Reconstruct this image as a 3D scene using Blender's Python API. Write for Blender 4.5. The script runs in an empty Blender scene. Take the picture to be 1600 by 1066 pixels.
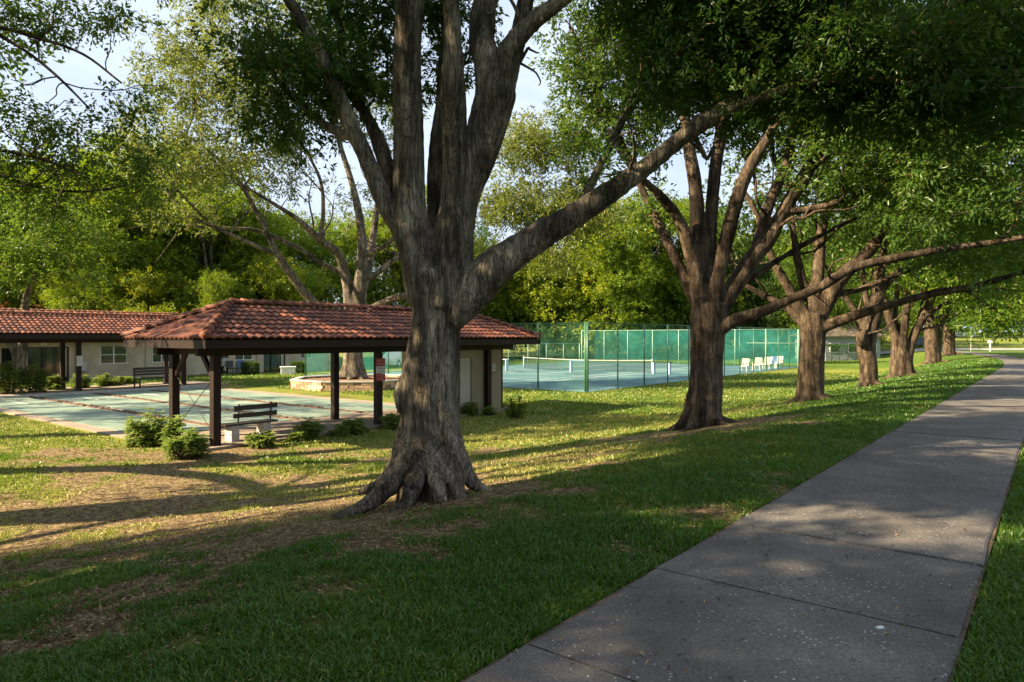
import bpy, bmesh, math, random
import numpy as np
from mathutils import Vector, noise as mnoise
R = math.radians
sc = bpy.context.scene
col = sc.collection
# ---------------------------------------------------------------- camera, world, sun, exposure
F = 1067.0; HZ = 527.0; CAMZ = 1.65
cam_d = bpy.data.cameras.new('camera'); cam = bpy.data.objects.new('camera', cam_d); col.objects.link(cam)
cam.location = (0, 0, CAMZ); cam.rotation_euler = (R(90), 0, 0)
cam_d.sensor_width = 36.0; cam_d.lens = F / 1600 * 36.0
cam_d.shift_y = -(533.0 - HZ) / 1600
cam_d.clip_start = .05; cam_d.clip_end = 3000
sc.camera = cam
SUN_EL = R(33); SH = np.array([-.955, -.296]); SH /= np.linalg.norm(SH)
w = bpy.data.worlds.new('World'); sc.world = w; w.use_nodes = True
nt = w.node_tree; nt.nodes.clear()
N = nt.nodes.new; Lk = nt.links.new
sky = N('ShaderNodeTexSky'); sky.sky_type = 'NISHITA'; sky.sun_disc = False
sky.sun_elevation = SUN_EL; sky.sun_rotation = math.atan2(SH[0], SH[1]); sky.dust_density = 1.5
tc = N('ShaderNodeTexCoord'); mp = N('ShaderNodeMapping'); mp.inputs['Scale'].default_value = (2.2, 2.2, 6)
nz = N('ShaderNodeTexNoise'); nz.inputs['Scale'].default_value = 1.6; nz.inputs['Detail'].default_value = 8; nz.inputs['Roughness'].default_value = .6
rp = N('ShaderNodeValToRGB'); rp.color_ramp.elements[0].position = .30; rp.color_ramp.elements[1].position = .58; rp.color_ramp.elements[0].color = (.55, .55, .55, 1)
mx = N('ShaderNodeMix'); mx.data_type = 'RGBA'; mx.inputs[7].default_value = (4.6, 5.35, 6.5, 1)
bg = N('ShaderNodeBackground'); bg.inputs['Strength'].default_value = .05
wo = N('ShaderNodeOutputWorld')
Lk(tc.outputs['Generated'], mp.inputs[0]); Lk(mp.outputs[0], nz.inputs['Vector']); Lk(nz.outputs[0], rp.inputs[0])
Lk(rp.outputs[0], mx.inputs[0]); Lk(sky.outputs[0], mx.inputs[6]); Lk(mx.outputs[2], bg.inputs[0]); Lk(bg.outputs[0], wo.inputs[0])
sd = bpy.data.lights.new('sun', 'SUN'); sd.energy = 5.0; sd.angle = R(.55); sd.color = (1, .82, .53)
so = bpy.data.objects.new('sun', sd); col.objects.link(so)
SV = Vector((SH[0]*math.cos(SUN_EL), SH[1]*math.cos(SUN_EL), math.sin(SUN_EL)))
so.rotation_euler = SV.to_track_quat('Z', 'Y').to_euler()
sc.view_settings.view_transform = 'Standard'; sc.view_settings.look = 'None'
sc.view_settings.exposure = 1.9; sc.view_settings.gamma = 1
sc.render.engine = 'CYCLES'
sc.cycles.max_bounces = 6; sc.cycles.diffuse_bounces = 3; sc.cycles.transmission_bounces = 3; sc.cycles.transparent_max_bounces = 12

rng = np.random.default_rng(7); random.seed(7)
AL = np.array([.622, .783]); AL /= np.linalg.norm(AL); NV = np.array([-AL[1], AL[0]])
PE = np.array([5.27, 10.18])
def at(px, py, Y): return ((px-800)/F*Y, Y, CAMZ-(py-HZ)/F*Y)
# ---------------------------------------------------------------- numpy value noise, ground height
_G = rng.random((128, 128))
def vn(x, y):
    xi = np.floor(x).astype(int); yi = np.floor(y).astype(int); fx = x-xi; fy = y-yi
    fx = fx*fx*(3-2*fx); fy = fy*fy*(3-2*fy)
    g = lambda a, b: _G[a % 128, b % 128]
    return (g(xi, yi)*(1-fx)+g(xi+1, yi)*fx)*(1-fy)+(g(xi, yi+1)*(1-fx)+g(xi+1, yi+1)*fx)*fy
def fbm(x, y, o=4):
    s = 0; a = .5; t = 0
    for i in range(o):
        s = s+a*vn(x*2**i+17*i, y*2**i+31*i); t += a; a *= .5
    return s/t
def ud(x, y):
    return (x-PE[0])*AL[0]+(y-PE[1])*AL[1], (x-PE[0])*NV[0]+(y-PE[1])*NV[1]
def dedge(u): return .003*np.maximum(u-32, 0)**2
def gz(x, y):
    x = np.asarray(x, float); y = np.asarray(y, float)
    u, d = ud(x, y); d = d-dedge(u)
    t = np.clip((d-.15)/9.3, 0, 1)
    far = np.clip((u-70)/40, 0, 1)
    h = -1.1*.5*(1-np.cos(np.pi*t))*(1-far*.8)
    h = h+3.0*np.clip((y-100)/70, 0, 1)*np.clip((x+5)/60, 0, 1)
    k = np.clip((d-.3)/1.5, 0, 1)+np.clip((-2.0-d)/1.0, 0, 1)
    h = h+(fbm(x*.6, y*.6, 3)-.5)*.10*k*np.clip((9.5-d)/5, 0.1, 1)
    onp = ((d < .02) & (d > -1.84))
    h = np.where(onp, -.05, h)
    return h
def g1(x, y): return float(gz(x, y))
# ---------------------------------------------------------------- mesh helpers
def tag(o, label=None, cat=None, group=None, kind=None):
    if label: o['label'] = label
    if cat: o['category'] = cat
    if group: o['group'] = group
    if kind: o['kind'] = kind
    return o
def raw(name, V, Fc, mat, parent=None, smooth=False, attr=None, loc=None):
    """V (n,3), Fc list of index arrays all of one width or list of lists"""
    me = bpy.data.meshes.new(name)
    V = np.asarray(V, np.float32)
    if loc is not None: V = V-np.asarray(loc, np.float32)
    if isinstance(Fc, np.ndarray): Fc = [Fc]
    groups = [np.asarray(f, np.int32) for f in Fc if len(f)]
    nl = sum(f.size for f in groups); nf = sum(len(f) for f in groups)
    me.vertices.add(len(V)); me.vertices.foreach_set('co', V.ravel())
    me.loops.add(nl); me.loops.foreach_set('vertex_index', np.concatenate([f.ravel() for f in groups]))
    me.polygons.add(nf)
    tot = np.concatenate([np.full(len(f), f.shape[1], np.int32) for f in groups])
    st = np.concatenate([[0], np.cumsum(tot)[:-1]]).astype(np.int32)
    me.polygons.foreach_set('loop_start', st); me.polygons.foreach_set('loop_total', tot)
    me.polygons.foreach_set('use_smooth', np.full(nf, bool(smooth)))
    if attr:
        for an, av in attr.items():
            a = me.attributes.new(an, 'FLOAT', 'POINT'); a.data.foreach_set('value', np.asarray(av, np.float32))
    me.update(); me.validate()
    if mat: me.materials.append(mat)
    o = bpy.data.objects.new(name, me); col.objects.link(o)
    if loc is not None and parent is None: o.location = loc
    if parent is not None: o.parent = parent
    return o
class MB:
    def __init__(s): s.v = []; s.q = []; s.t = []; s.n = 0
    def add(s, V, q=None, t=None):
        if q is not None and len(q): s.q.append(np.asarray(q)+s.n)
        if t is not None and len(t): s.t.append(np.asarray(t)+s.n)
        s.v.append(np.asarray(V, float)); s.n += len(V); return s
    def box(s, c, d, rz=0, tilt=None):
        x, y, z = np.array(d)/2.
        b = min(x, y, z)*.12; 
        V = []
        for sx in (-1, 1):
            for sy in (-1, 1):
                for sz in (-1, 1):
                    V.append((sx*x, sy*y, sz*z))
        V = np.array(V)
        Q = [(0,1,3,2),(4,6,7,5),(0,4,5,1),(2,3,7,6),(0,2,6,4),(1,5,7,3)]
        if tilt:   # rotate about y by tilt
            a = tilt; V = np.stack([V[:,0]*math.cos(a)+V[:,2]*math.sin(a), V[:,1], -V[:,0]*math.sin(a)+V[:,2]*math.cos(a)], 1)
        ca, sa = math.cos(rz), math.sin(rz)
        V = np.stack([V[:,0]*ca-V[:,1]*sa, V[:,0]*sa+V[:,1]*ca, V[:,2]], 1)+np.array(c)
        return s.add(V, Q)
    def bar(s, a, b, w, h=None):
        """box beam from a to b"""
        h = h or w; a = np.array(a, float); b = np.array(b, float); d = b-a; L = np.linalg.norm(d); d /= L
        up = np.array([0, 0, 1.]) if abs(d[2]) < .95 else np.array([1., 0, 0])
        sdv = np.cross(d, up); sdv /= np.linalg.norm(sdv); up = np.cross(sdv, d)
        V = []
        for e in (a, b):
            for i, j in ((-1,-1),(1,-1),(1,1),(-1,1)): V.append(e+sdv*i*w/2+up*j*h/2)
        return s.add(V, [(0,3,2,1),(4,5,6,7),(0,1,5,4),(1,2,6,5),(2,3,7,6),(3,0,4,7)])
    def tube(s, P, Rr, n=8, cap=True):
        V, Q = tube(P, Rr, n); s.add(V, Q)
        if cap:
            k = len(P)-1
            b = s.n-len(V)
            c0 = s.n; s.add([P[0], P[-1]])
            T = [(c0, b+(i+1) % n, b+i) for i in range(n)]+[(c0+1, b+k*n+i, b+k*n+(i+1) % n) for i in range(n)]
            s.t.append(np.array(T))
        return s
    def build(s, name, mat, parent=None, smooth=False, attr=None, bevel=0):
        V = np.concatenate(s.v); fs = []
        if s.q: fs.append(np.concatenate(s.q))
        if s.t: fs.append(np.concatenate(s.t))
        o = raw(name, V, fs, mat, parent, smooth, attr)
        if bevel:
            m = o.modifiers.new('bevel', 'BEVEL'); m.width = bevel; m.segments = 2; m.limit_method = 'ANGLE'
        return o
def tube(P, Rr, n=8):
    P = np.asarray(P, float); k = len(P); Rr = np.broadcast_to(np.asarray(Rr, float), (k,))
    T = np.gradient(P, axis=0); T /= np.linalg.norm(T, axis=1)[:, None]+1e-9
    a = np.array([0, 0, 1.]) if abs(T[0][2]) < .9 else np.array([1., 0, 0])
    u = np.cross(T[0], a); u /= np.linalg.norm(u)
    V = np.zeros((k, n, 3)); th = np.arange(n)*2*np.pi/n
    for i in range(k):
        u = u-T[i]*np.dot(u, T[i]); u /= np.linalg.norm(u)+1e-9; v = np.cross(T[i], u)
        V[i] = P[i]+Rr[i]*(np.cos(th)[:, None]*u+np.sin(th)[:, None]*v)
    i = np.arange(k-1)[:, None]*n; j = np.arange(n)[None]; j2 = (j+1) % n
    Q = np.stack([i+j, i+j2, i+n+j2, i+n+j], -1).reshape(-1, 4)
    return V.reshape(-1, 3), Q
def smooth_path(P, sub=5):
    P = np.asarray(P, float)
    if len(P) < 3:
        t = np.linspace(0, 1, sub+1)[:, None]; return P[0]*(1-t)+P[-1]*t
    E = np.vstack([2*P[0]-P[1], P, 2*P[-1]-P[-2]]); out = []
    for i in range(1, len(E)-2):
        for k in range(sub):
            t = k/sub; a, b, c, d = E[i-1], E[i], E[i+1], E[i+2]
            out.append(.5*((2*b)+(-a+c)*t+(2*a-5*b+4*c-d)*t*t+(-a+3*b-3*c+d)*t**3))
    out.append(E[-2]); return np.array(out)
def empty(name, loc, rz=0):
    o = bpy.data.objects.new(name, None); col.objects.link(o); o.location = loc; o.rotation_euler = (0, 0, rz)
    o.empty_display_size = .3; return o
def copy_tree(o, parent=None):
    c = o.copy(); col.objects.link(c); c.parent = parent
    for ch in [x for x in bpy.data.objects if x.parent == o]: copy_tree(ch, c)
    return c
# ---------------------------------------------------------------- materials
M = {}
def newmat(name):
    m = bpy.data.materials.new(name); m.use_nodes = True; t = m.node_tree; t.nodes.clear(); M[name] = m
    out = t.nodes.new('ShaderNodeOutputMaterial'); return m, t, out
def nd(t, ty, **kw):
    n = t.nodes.new(ty)
    for k, v in kw.items():
        if k in n.inputs: n.inputs[k].default_value = v
        else: setattr(n, k, v)
    return n
def ramp(t, stops):
    r = t.nodes.new('ShaderNodeValToRGB'); e = r.color_ramp.elements
    while len(e) < len(stops): e.new(.5)
    for i, (p, c) in enumerate(stops): e[i].position = p; e[i].color = (*c, 1) if len(c) == 3 else c
    return r
def mat(name, stops, scale=4, detail=6, rough=.7, bump=.3, bscale=None, mapscale=(1,1,1), metal=0, bdist=.02, spec=.5, coord='Object'):
    m, t, out = newmat(name)
    b = nd(t, 'ShaderNodeBsdfPrincipled', Roughness=rough, Metallic=metal); b.inputs['Specular IOR Level'].default_value = spec
    c = nd(t, 'ShaderNodeTexCoord'); mpp = nd(t, 'ShaderNodeMapping'); mpp.inputs['Scale'].default_value = mapscale
    t.links.new(c.outputs[coord], mpp.inputs[0])
    n = nd(t, 'ShaderNodeTexNoise', Scale=scale, Detail=detail, Roughness=.6); t.links.new(mpp.outputs[0], n.inputs['Vector'])
    r = ramp(t, stops); t.links.new(n.outputs[0], r.inputs[0]); t.links.new(r.outputs[0], b.inputs['Base Color'])
    if bump:
        n2 = nd(t, 'ShaderNodeTexNoise', Scale=bscale or scale*6, Detail=5); t.links.new(mpp.outputs[0], n2.inputs['Vector'])
        bp = nd(t, 'ShaderNodeBump', Strength=bump, Distance=bdist); t.links.new(n2.outputs[0], bp.inputs['Height']); t.links.new(bp.outputs[0], b.inputs['Normal'])
    t.links.new(b.outputs[0], out.inputs[0]); return m
mat('dark_wood', [(.3, (.010,.005,.0035)), (.7, (.026,.010,.007))], 3, mapscale=(6,6,1), rough=.6, spec=.25, bump=.3)
mat('bench_wood', [(.3, (.012,.008,.006)), (.7, (.03,.018,.014))], 5, rough=.5)
mat('black_metal', [(.3, (.01,.01,.011)), (.7, (.02,.02,.02))], 5, rough=.45)
mat('shelter_concrete', [(.3, (.20,.15,.115)), (.7, (.32,.25,.19))], 1.5, rough=.85, bump=.3)
mat('block_concrete', [(.3, (.33,.31,.28)), (.7, (.5,.48,.44))], 5, rough=.9, bump=.5)
mat('beige_stucco', [(.35, (.36,.30,.22)), (.65, (.54,.47,.36))], .8, rough=.9, bump=.4, bscale=60, bdist=.01)
mat('olive_wall', [(.3, (.25,.21,.13)), (.7, (.33,.28,.18))], 2, rough=.9, bump=.4, bscale=50, bdist=.01)
mat('door_paint', [(.3, (.42,.38,.31)), (.7, (.5,.46,.38))], 2, rough=.6, bump=.05)
mat('white_paint', [(.3, (.62,.62,.6)), (.7, (.78,.78,.76))], 4, rough=.5, bump=.1)
mat('aged_white', [(.3, (.30,.30,.28)), (.7, (.44,.43,.40))], 4, rough=.6, bump=.1)
mat('dark_glass', [(.3, (.012,.016,.016)), (.7, (.03,.04,.036))], 2, rough=.08, bump=0, spec=.8)
mat('dark_recess', [(.3, (.008,.009,.010)), (.7, (.02,.02,.02))], 2, rough=.8, bump=0)
mat('fence_green', [(.3, (.03,.09,.05)), (.7, (.055,.16,.09))], 3, rough=.4, bump=.1)
mat('fence_pale', [(.3, (.25,.42,.33)), (.7, (.34,.52,.42))], 3, rough=.4, bump=.1)
mat('white_line', [(.3, (.5,.52,.5)), (.7, (.75,.77,.75))], 6, rough=.8, bump=0)
mat('sign_red', [(.3, (.30,.015,.018)), (.7, (.38,.03,.03))], 6, rough=.5, bump=0)
mat('sign_white', [(.3, (.5,.49,.45)), (.7, (.6,.59,.55))], 6, rough=.5, bump=0)
mat('sign_ink', [(.3, (.06,.05,.04)), (.7, (.1,.08,.06))], 6, rough=.5, bump=0)
mat('sign_pale', [(.3, (.5,.28,.26)), (.7, (.6,.36,.33))], 6, rough=.5, bump=0)
mat('green_court', [(.32, (.075,.115,.095)), (.47, (.15,.21,.165)), (.56, (.18,.24,.185)), (.72, (.27,.32,.24))], .55, detail=9, rough=.75, bump=.15)
mat('blue_court', [(.32, (.03,.08,.095)), (.48, (.055,.135,.155)), (.56, (.075,.165,.175)), (.72, (.13,.23,.21))], .3, detail=9, rough=.7, bump=.1)
mat('gutter', [(.3, (.05,.035,.025)), (.7, (.16,.10,.07))], 8, rough=.95, bump=.6)
mat('asphalt_street', [(.3, (.22,.21,.20)), (.7, (.30,.29,.28))], 1, rough=.9, bump=.2)
mat('car_white', [(.3, (.7,.68,.64)), (.7, (.76,.74,.7))], 2, rough=.3, bump=0)
mat('car_dark', [(.3, (.03,.035,.05)), (.7, (.05,.06,.08))], 2, rough=.3, bump=0)
mat('tyre', [(.3, (.012,.012,.012)), (.7, (.02,.02,.02))], 8, rough=.9)
mat('blue_plastic', [(.3, (.04,.10,.22)), (.7, (.06,.14,.3))], 4, rough=.5, bump=0)
mat('pale_blue', [(.3, (.35,.5,.6)), (.7, (.45,.6,.7))], 4, rough=.5, bump=0)
mat('grey_siding', [(.3, (.22,.23,.25)), (.7, (.30,.31,.33))], 2, rough=.8, bump=.2)
mat('brown_litter', [(.25, (.06,.03,.018)), (.5, (.16,.085,.045)), (.75, (.30,.18,.10))], 9, detail=8, rough=.95, bump=.8, bscale=40)
# concrete path
m, t, out = newmat('path_concrete')
b = nd(t, 'ShaderNodeBsdfPrincipled', Roughness=.85); c = nd(t, 'ShaderNodeTexCoord')
n1 = nd(t, 'ShaderNodeTexNoise', Scale=.9, Detail=9, Roughness=.65); r1 = ramp(t, [(.25, (.055,.047,.043)), (.5, (.116,.101,.093)), (.75, (.20,.178,.163))])
n2 = nd(t, 'ShaderNodeTexNoise', Scale=55, Detail=4); r2 = ramp(t, [(.3, (.6,.6,.6)), (.7, (1.25,1.25,1.25))])
vo = nd(t, 'ShaderNodeTexVoronoi', Scale=26); r3 = ramp(t, [(.13, (1,1,1)), (.2, (0,0,0))])
n3 = nd(t, 'ShaderNodeTexNoise', Scale=1.7, Detail=3); r4 = ramp(t, [(.42, (0,0,0)), (.58, (1,1,1))])
nn = nd(t, 'ShaderNodeTexWhiteNoise')
for n in (n1, n2, vo, n3): t.links.new(c.outputs['Object'], n.inputs['Vector'])
mu = nd(t, 'ShaderNodeMix', data_type='RGBA', blend_type='MULTIPLY'); mu.inputs[0].default_value = 1
t.links.new(n1.outputs[0], r1.inputs[0]); t.links.new(n2.outputs[0], r2.inputs[0]); t.links.new(r1.outputs[0], mu.inputs[6]); t.links.new(r2.outputs[0], mu.inputs[7])
t.links.new(vo.outputs['Distance'], r3.inputs[0]); t.links.new(n3.outputs[0], r4.inputs[0])
sep = nd(t, 'ShaderNodeSeparateColor'); t.links.new(vo.outputs['Color'], sep.inputs[0])
gt = nd(t, 'ShaderNodeMath', operation='GREATER_THAN'); gt.inputs[1].default_value = .45; t.links.new(sep.outputs[0], gt.inputs[0])
m1 = nd(t, 'ShaderNodeMath', operation='MULTIPLY'); t.links.new(r3.outputs[0], m1.inputs[0]); t.links.new(r4.outputs[0], m1.inputs[1])
m2 = nd(t, 'ShaderNodeMath', operation='MULTIPLY'); t.links.new(m1.outputs[0], m2.inputs[0]); t.links.new(gt.outputs[0], m2.inputs[1])
mw = nd(t, 'ShaderNodeMix', data_type='RGBA'); mw.inputs[7].default_value = (.5,.48,.46,1)
ck = nd(t, 'ShaderNodeTexVoronoi', Scale=.38, feature='DISTANCE_TO_EDGE'); cn = nd(t, 'ShaderNodeTexNoise', Scale=3, Detail=6); t.links.new(c.outputs['Object'], cn.inputs['Vector'])
ca_ = nd(t, 'ShaderNodeVectorMath', operation='MULTIPLY_ADD'); ca_.inputs[1].default_value = (.35,.35,.35); t.links.new(cn.outputs['Color'], ca_.inputs[0]); t.links.new(c.outputs['Object'], ca_.inputs[2]); t.links.new(ca_.outputs[0], ck.inputs['Vector'])
cr_ = ramp(t, [(.0, (.25,.23,.22)), (.005, (1,1,1))]); t.links.new(ck.outputs[0], cr_.inputs[0])
cm = nd(t, 'ShaderNodeMix', data_type='RGBA', blend_type='MULTIPLY'); cm.inputs[0].default_value = .38; t.links.new(mu.outputs[2], cm.inputs[6]); t.links.new(cr_.outputs[0], cm.inputs[7])
t.links.new(m2.outputs[0], mw.inputs[0]); t.links.new(cm.outputs[2], mw.inputs[6]); t.links.new(mw.outputs[2], b.inputs['Base Color'])
bp = nd(t, 'ShaderNodeBump', Strength=.5, Distance=.01); t.links.new(n2.outputs[0], bp.inputs['Height']); t.links.new(bp.outputs[0], b.inputs['Normal'])
t.links.new(b.outputs[0], out.inputs[0])
# roof tile
m, t, out = newmat('terracotta')
b = nd(t, 'ShaderNodeBsdfPrincipled', Roughness=.75); c = nd(t, 'ShaderNodeTexCoord')
at_ = nd(t, 'ShaderNodeAttribute', attribute_name='tint')
r1 = ramp(t, [(0, (.055,.016,.009)), (.5, (.135,.036,.018)), (1, (.25,.080,.040))]); t.links.new(at_.outputs['Fac'], r1.inputs[0])
n1 = nd(t, 'ShaderNodeTexNoise', Scale=3, Detail=8, Roughness=.7); t.links.new(c.outputs['Object'], n1.inputs['Vector'])
r2 = ramp(t, [(.34, (.38,.40,.42)), (.5, (.95,.95,.95)), (.7, (1.3,1.25,1.2))]); t.links.new(n1.outputs[0], r2.inputs[0])
mu = nd(t, 'ShaderNodeMix', data_type='RGBA', blend_type='MULTIPLY'); mu.inputs[0].default_value = 1
t.links.new(r1.outputs[0], mu.inputs[6]); t.links.new(r2.outputs[0], mu.inputs[7]); t.links.new(mu.outputs[2], b.inputs['Base Color']); t.links.new(b.outputs[0], out.inputs[0])
# bark
def bark(name, c0, c1, c2, sc_=1.0):
    m, t, out = newmat(name)
    b = nd(t, 'ShaderNodeBsdfPrincipled', Roughness=.92); b.inputs['Specular IOR Level'].default_value = .2
    c = nd(t, 'ShaderNodeTexCoord'); mpp = nd(t, 'ShaderNodeMapping'); mpp.inputs['Scale'].default_value = (1, 1, .14); t.links.new(c.outputs['Object'], mpp.inputs[0])
    n1 = nd(t, 'ShaderNodeTexNoise', Scale=11*sc_, Detail=8, Roughness=.65); n1.inputs['Distortion'].default_value = .6; t.links.new(mpp.outputs[0], n1.inputs['Vector'])
    n2 = nd(t, 'ShaderNodeTexNoise', Scale=2.2*sc_, Detail=6, Roughness=.7); t.links.new(c.outputs['Object'], n2.inputs['Vector'])
    vo = nd(t, 'ShaderNodeTexVoronoi', Scale=24*sc_, feature='DISTANCE_TO_EDGE')
    nd3 = nd(t, 'ShaderNodeTexNoise', Scale=5, Detail=3); t.links.new(mpp.outputs[0], nd3.inputs['Vector'])
    ad = nd(t, 'ShaderNodeVectorMath', operation='MULTIPLY_ADD'); ad.inputs[1].default_value = (.35,.35,.35); t.links.new(nd3.outputs['Color'], ad.inputs[0]); t.links.new(mpp.outputs[0], ad.inputs[2])
    t.links.new(ad.outputs[0], vo.inputs['Vector'])
    rv = ramp(t, [(0, (.45,.43,.41)), (.10, (1,1,1))]); t.links.new(vo.outputs[0], rv.inputs[0])
    r1 = ramp(t, [(.3, c0), (.52, c1), (.75, c2)]); t.links.new(n1.outputs[0], r1.inputs[0])
    r2 = ramp(t, [(.35, (.55,.52,.50)), (.5, (1,1,1)), (.68, (1.7,1.68,1.6))]); t.links.new(n2.outputs[0], r2.inputs[0])
    mu = nd(t, 'ShaderNodeMix', data_type='RGBA', blend_type='MULTIPLY'); mu.inputs[0].default_value = 1
    t.links.new(r1.outputs[0], mu.inputs[6]); t.links.new(r2.outputs[0], mu.inputs[7])
    mv = nd(t, 'ShaderNodeMix', data_type='RGBA', blend_type='MULTIPLY'); mv.inputs[0].default_value = .8
    t.links.new(mu.outputs[2], mv.inputs[6]); t.links.new(rv.outputs[0], mv.inputs[7]); t.links.new(mv.outputs[2], b.inputs['Base Color'])
    mp3 = nd(t, 'ShaderNodeMapping'); mp3.inputs['Scale'].default_value = (1, 1, .16); t.links.new(c.outputs['Object'], mp3.inputs[0])
    n5 = nd(t, 'ShaderNodeTexNoise', Scale=3.4, Detail=5, Roughness=.65); t.links.new(mp3.outputs[0], n5.inputs['Vector']); r5_ = ramp(t, [(.38, (.30,.28,.26)), (.55, (1.05,1.05,1.05)), (.7, (1.45,1.42,1.36))]); t.links.new(n5.outputs[0], r5_.inputs[0])
    m5 = nd(t, 'ShaderNodeMix', data_type='RGBA', blend_type='MULTIPLY'); m5.inputs[0].default_value = 1; t.links.new(mv.outputs[2], m5.inputs[6]); t.links.new(r5_.outputs[0], m5.inputs[7]); t.links.new(m5.outputs[2], b.inputs['Base Color'])
    sm = nd(t, 'ShaderNodeMath', operation='ADD'); t.links.new(n1.outputs[0], sm.inputs[0]); t.links.new(rv.outputs[0], sm.inputs[1])
    bp = nd(t, 'ShaderNodeBump', Strength=.9, Distance=.03); t.links.new(sm.outputs[0], bp.inputs['Height']); t.links.new(bp.outputs[0], b.inputs['Normal'])
    t.links.new(b.outputs[0], out.inputs[0]); return m
bark('bark_grey', (.06,.048,.036), (.17,.142,.108), (.33,.29,.23))
bark('bark_brown', (.045,.030,.020), (.105,.075,.052), (.21,.16,.115), 1.3)
# foliage
def leafmat(name, stops, trans=(.20,.32,.03), tf=.42, gloss=.025):
    m, t, out = newmat(name)
    a = nd(t, 'ShaderNodeAttribute', attribute_name='tint'); r = ramp(t, stops); t.links.new(a.outputs['Fac'], r.inputs[0])
    d = nd(t, 'ShaderNodeBsdfDiffuse'); tr = nd(t, 'ShaderNodeBsdfTranslucent'); g = nd(t, 'ShaderNodeBsdfGlossy', Roughness=.42)
    g.inputs[0].default_value = (.8,.85,.8,1)
    t.links.new(r.outputs[0], d.inputs[0])
    mm = nd(t, 'ShaderNodeMix', data_type='RGBA'); mm.inputs[0].default_value = .6; mm.inputs[7].default_value = (*trans, 1)
    t.links.new(r.outputs[0], mm.inputs[6]); t.links.new(mm.outputs[2], tr.inputs[0])
    x = nd(t, 'ShaderNodeMixShader'); x.inputs[0].default_value = tf; t.links.new(d.outputs[0], x.inputs[1]); t.links.new(tr.outputs[0], x.inputs[2])
    y = nd(t, 'ShaderNodeMixShader'); y.inputs[0].default_value = gloss; t.links.new(x.outputs[0], y.inputs[1]); t.links.new(g.outputs[0], y.inputs[2])
    t.links.new(y.outputs[0], out.inputs[0]); return m
leafmat('leaf_dark', [(0, (.018,.045,.010)), (.5, (.035,.085,.014)), (.9, (.07,.13,.02)), (1, (.22,.11,.035))], (.14,.25,.02))
leafmat('leaf_mid', [(0, (.03,.065,.006)), (.5, (.075,.14,.008)), (.93, (.17,.23,.015)), (1, (.25,.14,.05))], (.22,.34,.03))
leafmat('leaf_row', [(0, (.022,.055,.010)), (.5, (.05,.105,.015)), (.93, (.10,.16,.025)), (1, (.25,.14,.05))], (.24,.36,.03))
leafmat('leaf_bright', [(0, (.055,.11,.006)), (.5, (.13,.20,.008)), (1, (.25,.28,.015))], (.34,.44,.01))
leafmat('leaf_pale', [(0, (.05,.085,.012)), (.5, (.12,.155,.028)), (.95, (.24,.26,.06)), (1, (.28,.16,.06))], (.34,.38,.06))
leafmat('leaf_yellow', [(0, (.08,.14,.006)), (.5, (.17,.235,.010)), (1, (.31,.30,.02))], (.46,.48,.01))
leafmat('leaf_shrub', [(0, (.06,.12,.02)), (.5, (.16,.24,.04)), (1, (.38,.40,.12))], (.35,.45,.08), gloss=.06)
leafmat('leaf_red', [(0, (.22,.07,.03)), (1, (.42,.17,.09))], (.5,.2,.1))
leafmat('blade', [(0, (.022,.065,.008)), (.42, (.055,.13,.012)), (.68, (.16,.20,.025)), (1, (.46,.36,.14))], (.20,.36,.02), tf=.32, gloss=.04)
leafmat('dead_leaf', [(0, (.05,.027,.014)), (.6, (.16,.095,.048)), (1, (.42,.30,.17))], (.3,.15,.05), tf=.1)
# ground
m, t, out = newmat('lawn_soil')
b = nd(t, 'ShaderNodeBsdfPrincipled', Roughness=.95); b.inputs['Specular IOR Level'].default_value = .1; c = nd(t, 'ShaderNodeTexCoord')
cov = nd(t, 'ShaderNodeAttribute', attribute_name='cover'); dry = nd(t, 'ShaderNodeAttribute', attribute_name='dry')
def noi(sc_, de=6, ro=.6):
    n = nd(t, 'ShaderNodeTexNoise', Scale=sc_, Detail=de, Roughness=ro); t.links.new(c.outputs['Object'], n.inputs['Vector']); return n
nf = noi(9, 9, .8); nm = noi(2.2, 8, .7); nb = noi(.5, 4)
rg = ramp(t, [(.3, (.018,.05,.007)), (.5, (.05,.115,.011)), (.7, (.11,.19,.02))]); t.links.new(nf.outputs[0], rg.inputs[0])
ry = ramp(t, [(.3, (.09,.11,.016)), (.5, (.20,.20,.035)), (.7, (.38,.33,.10))]); t.links.new(nf.outputs[0], ry.inputs[0])
rd = ramp(t, [(.34, (.04,.024,.015)), (.46, (.14,.095,.05)), (.56, (.30,.22,.12)), (.70, (.52,.41,.25))]); t.links.new(nf.outputs[0], rd.inputs[0])
a1 = nd(t, 'ShaderNodeMath', operation='MULTIPLY_ADD'); a1.inputs[1].default_value = .9; t.links.new(nm.outputs[0], a1.inputs[0]); t.links.new(dry.outputs['Fac'], a1.inputs[2])
r5 = ramp(t, [(.45, (0,0,0)), (.95, (1,1,1))]); t.links.new(a1.outputs[0], r5.inputs[0])
g1m = nd(t, 'ShaderNodeMix', data_type='RGBA'); t.links.new(r5.outputs[0], g1m.inputs[0]); t.links.new(rg.outputs[0], g1m.inputs[6]); t.links.new(ry.outputs[0], g1m.inputs[7])
a2 = nd(t, 'ShaderNodeMath', operation='MULTIPLY_ADD'); a2.inputs[1].default_value = .7; t.links.new(nm.outputs[0], a2.inputs[0]); t.links.new(cov.outputs['Fac'], a2.inputs[2])
r6 = ramp(t, [(.55, (0,0,0)), (.9, (1,1,1))]); t.links.new(a2.outputs[0], r6.inputs[0])
g2m = nd(t, 'ShaderNodeMix', data_type='RGBA'); t.links.new(r6.outputs[0], g2m.inputs[0]); t.links.new(rd.outputs[0], g2m.inputs[6]); t.links.new(g1m.outputs[2], g2m.inputs[7])
t.links.new(g2m.outputs[2], b.inputs['Base Color'])
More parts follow.
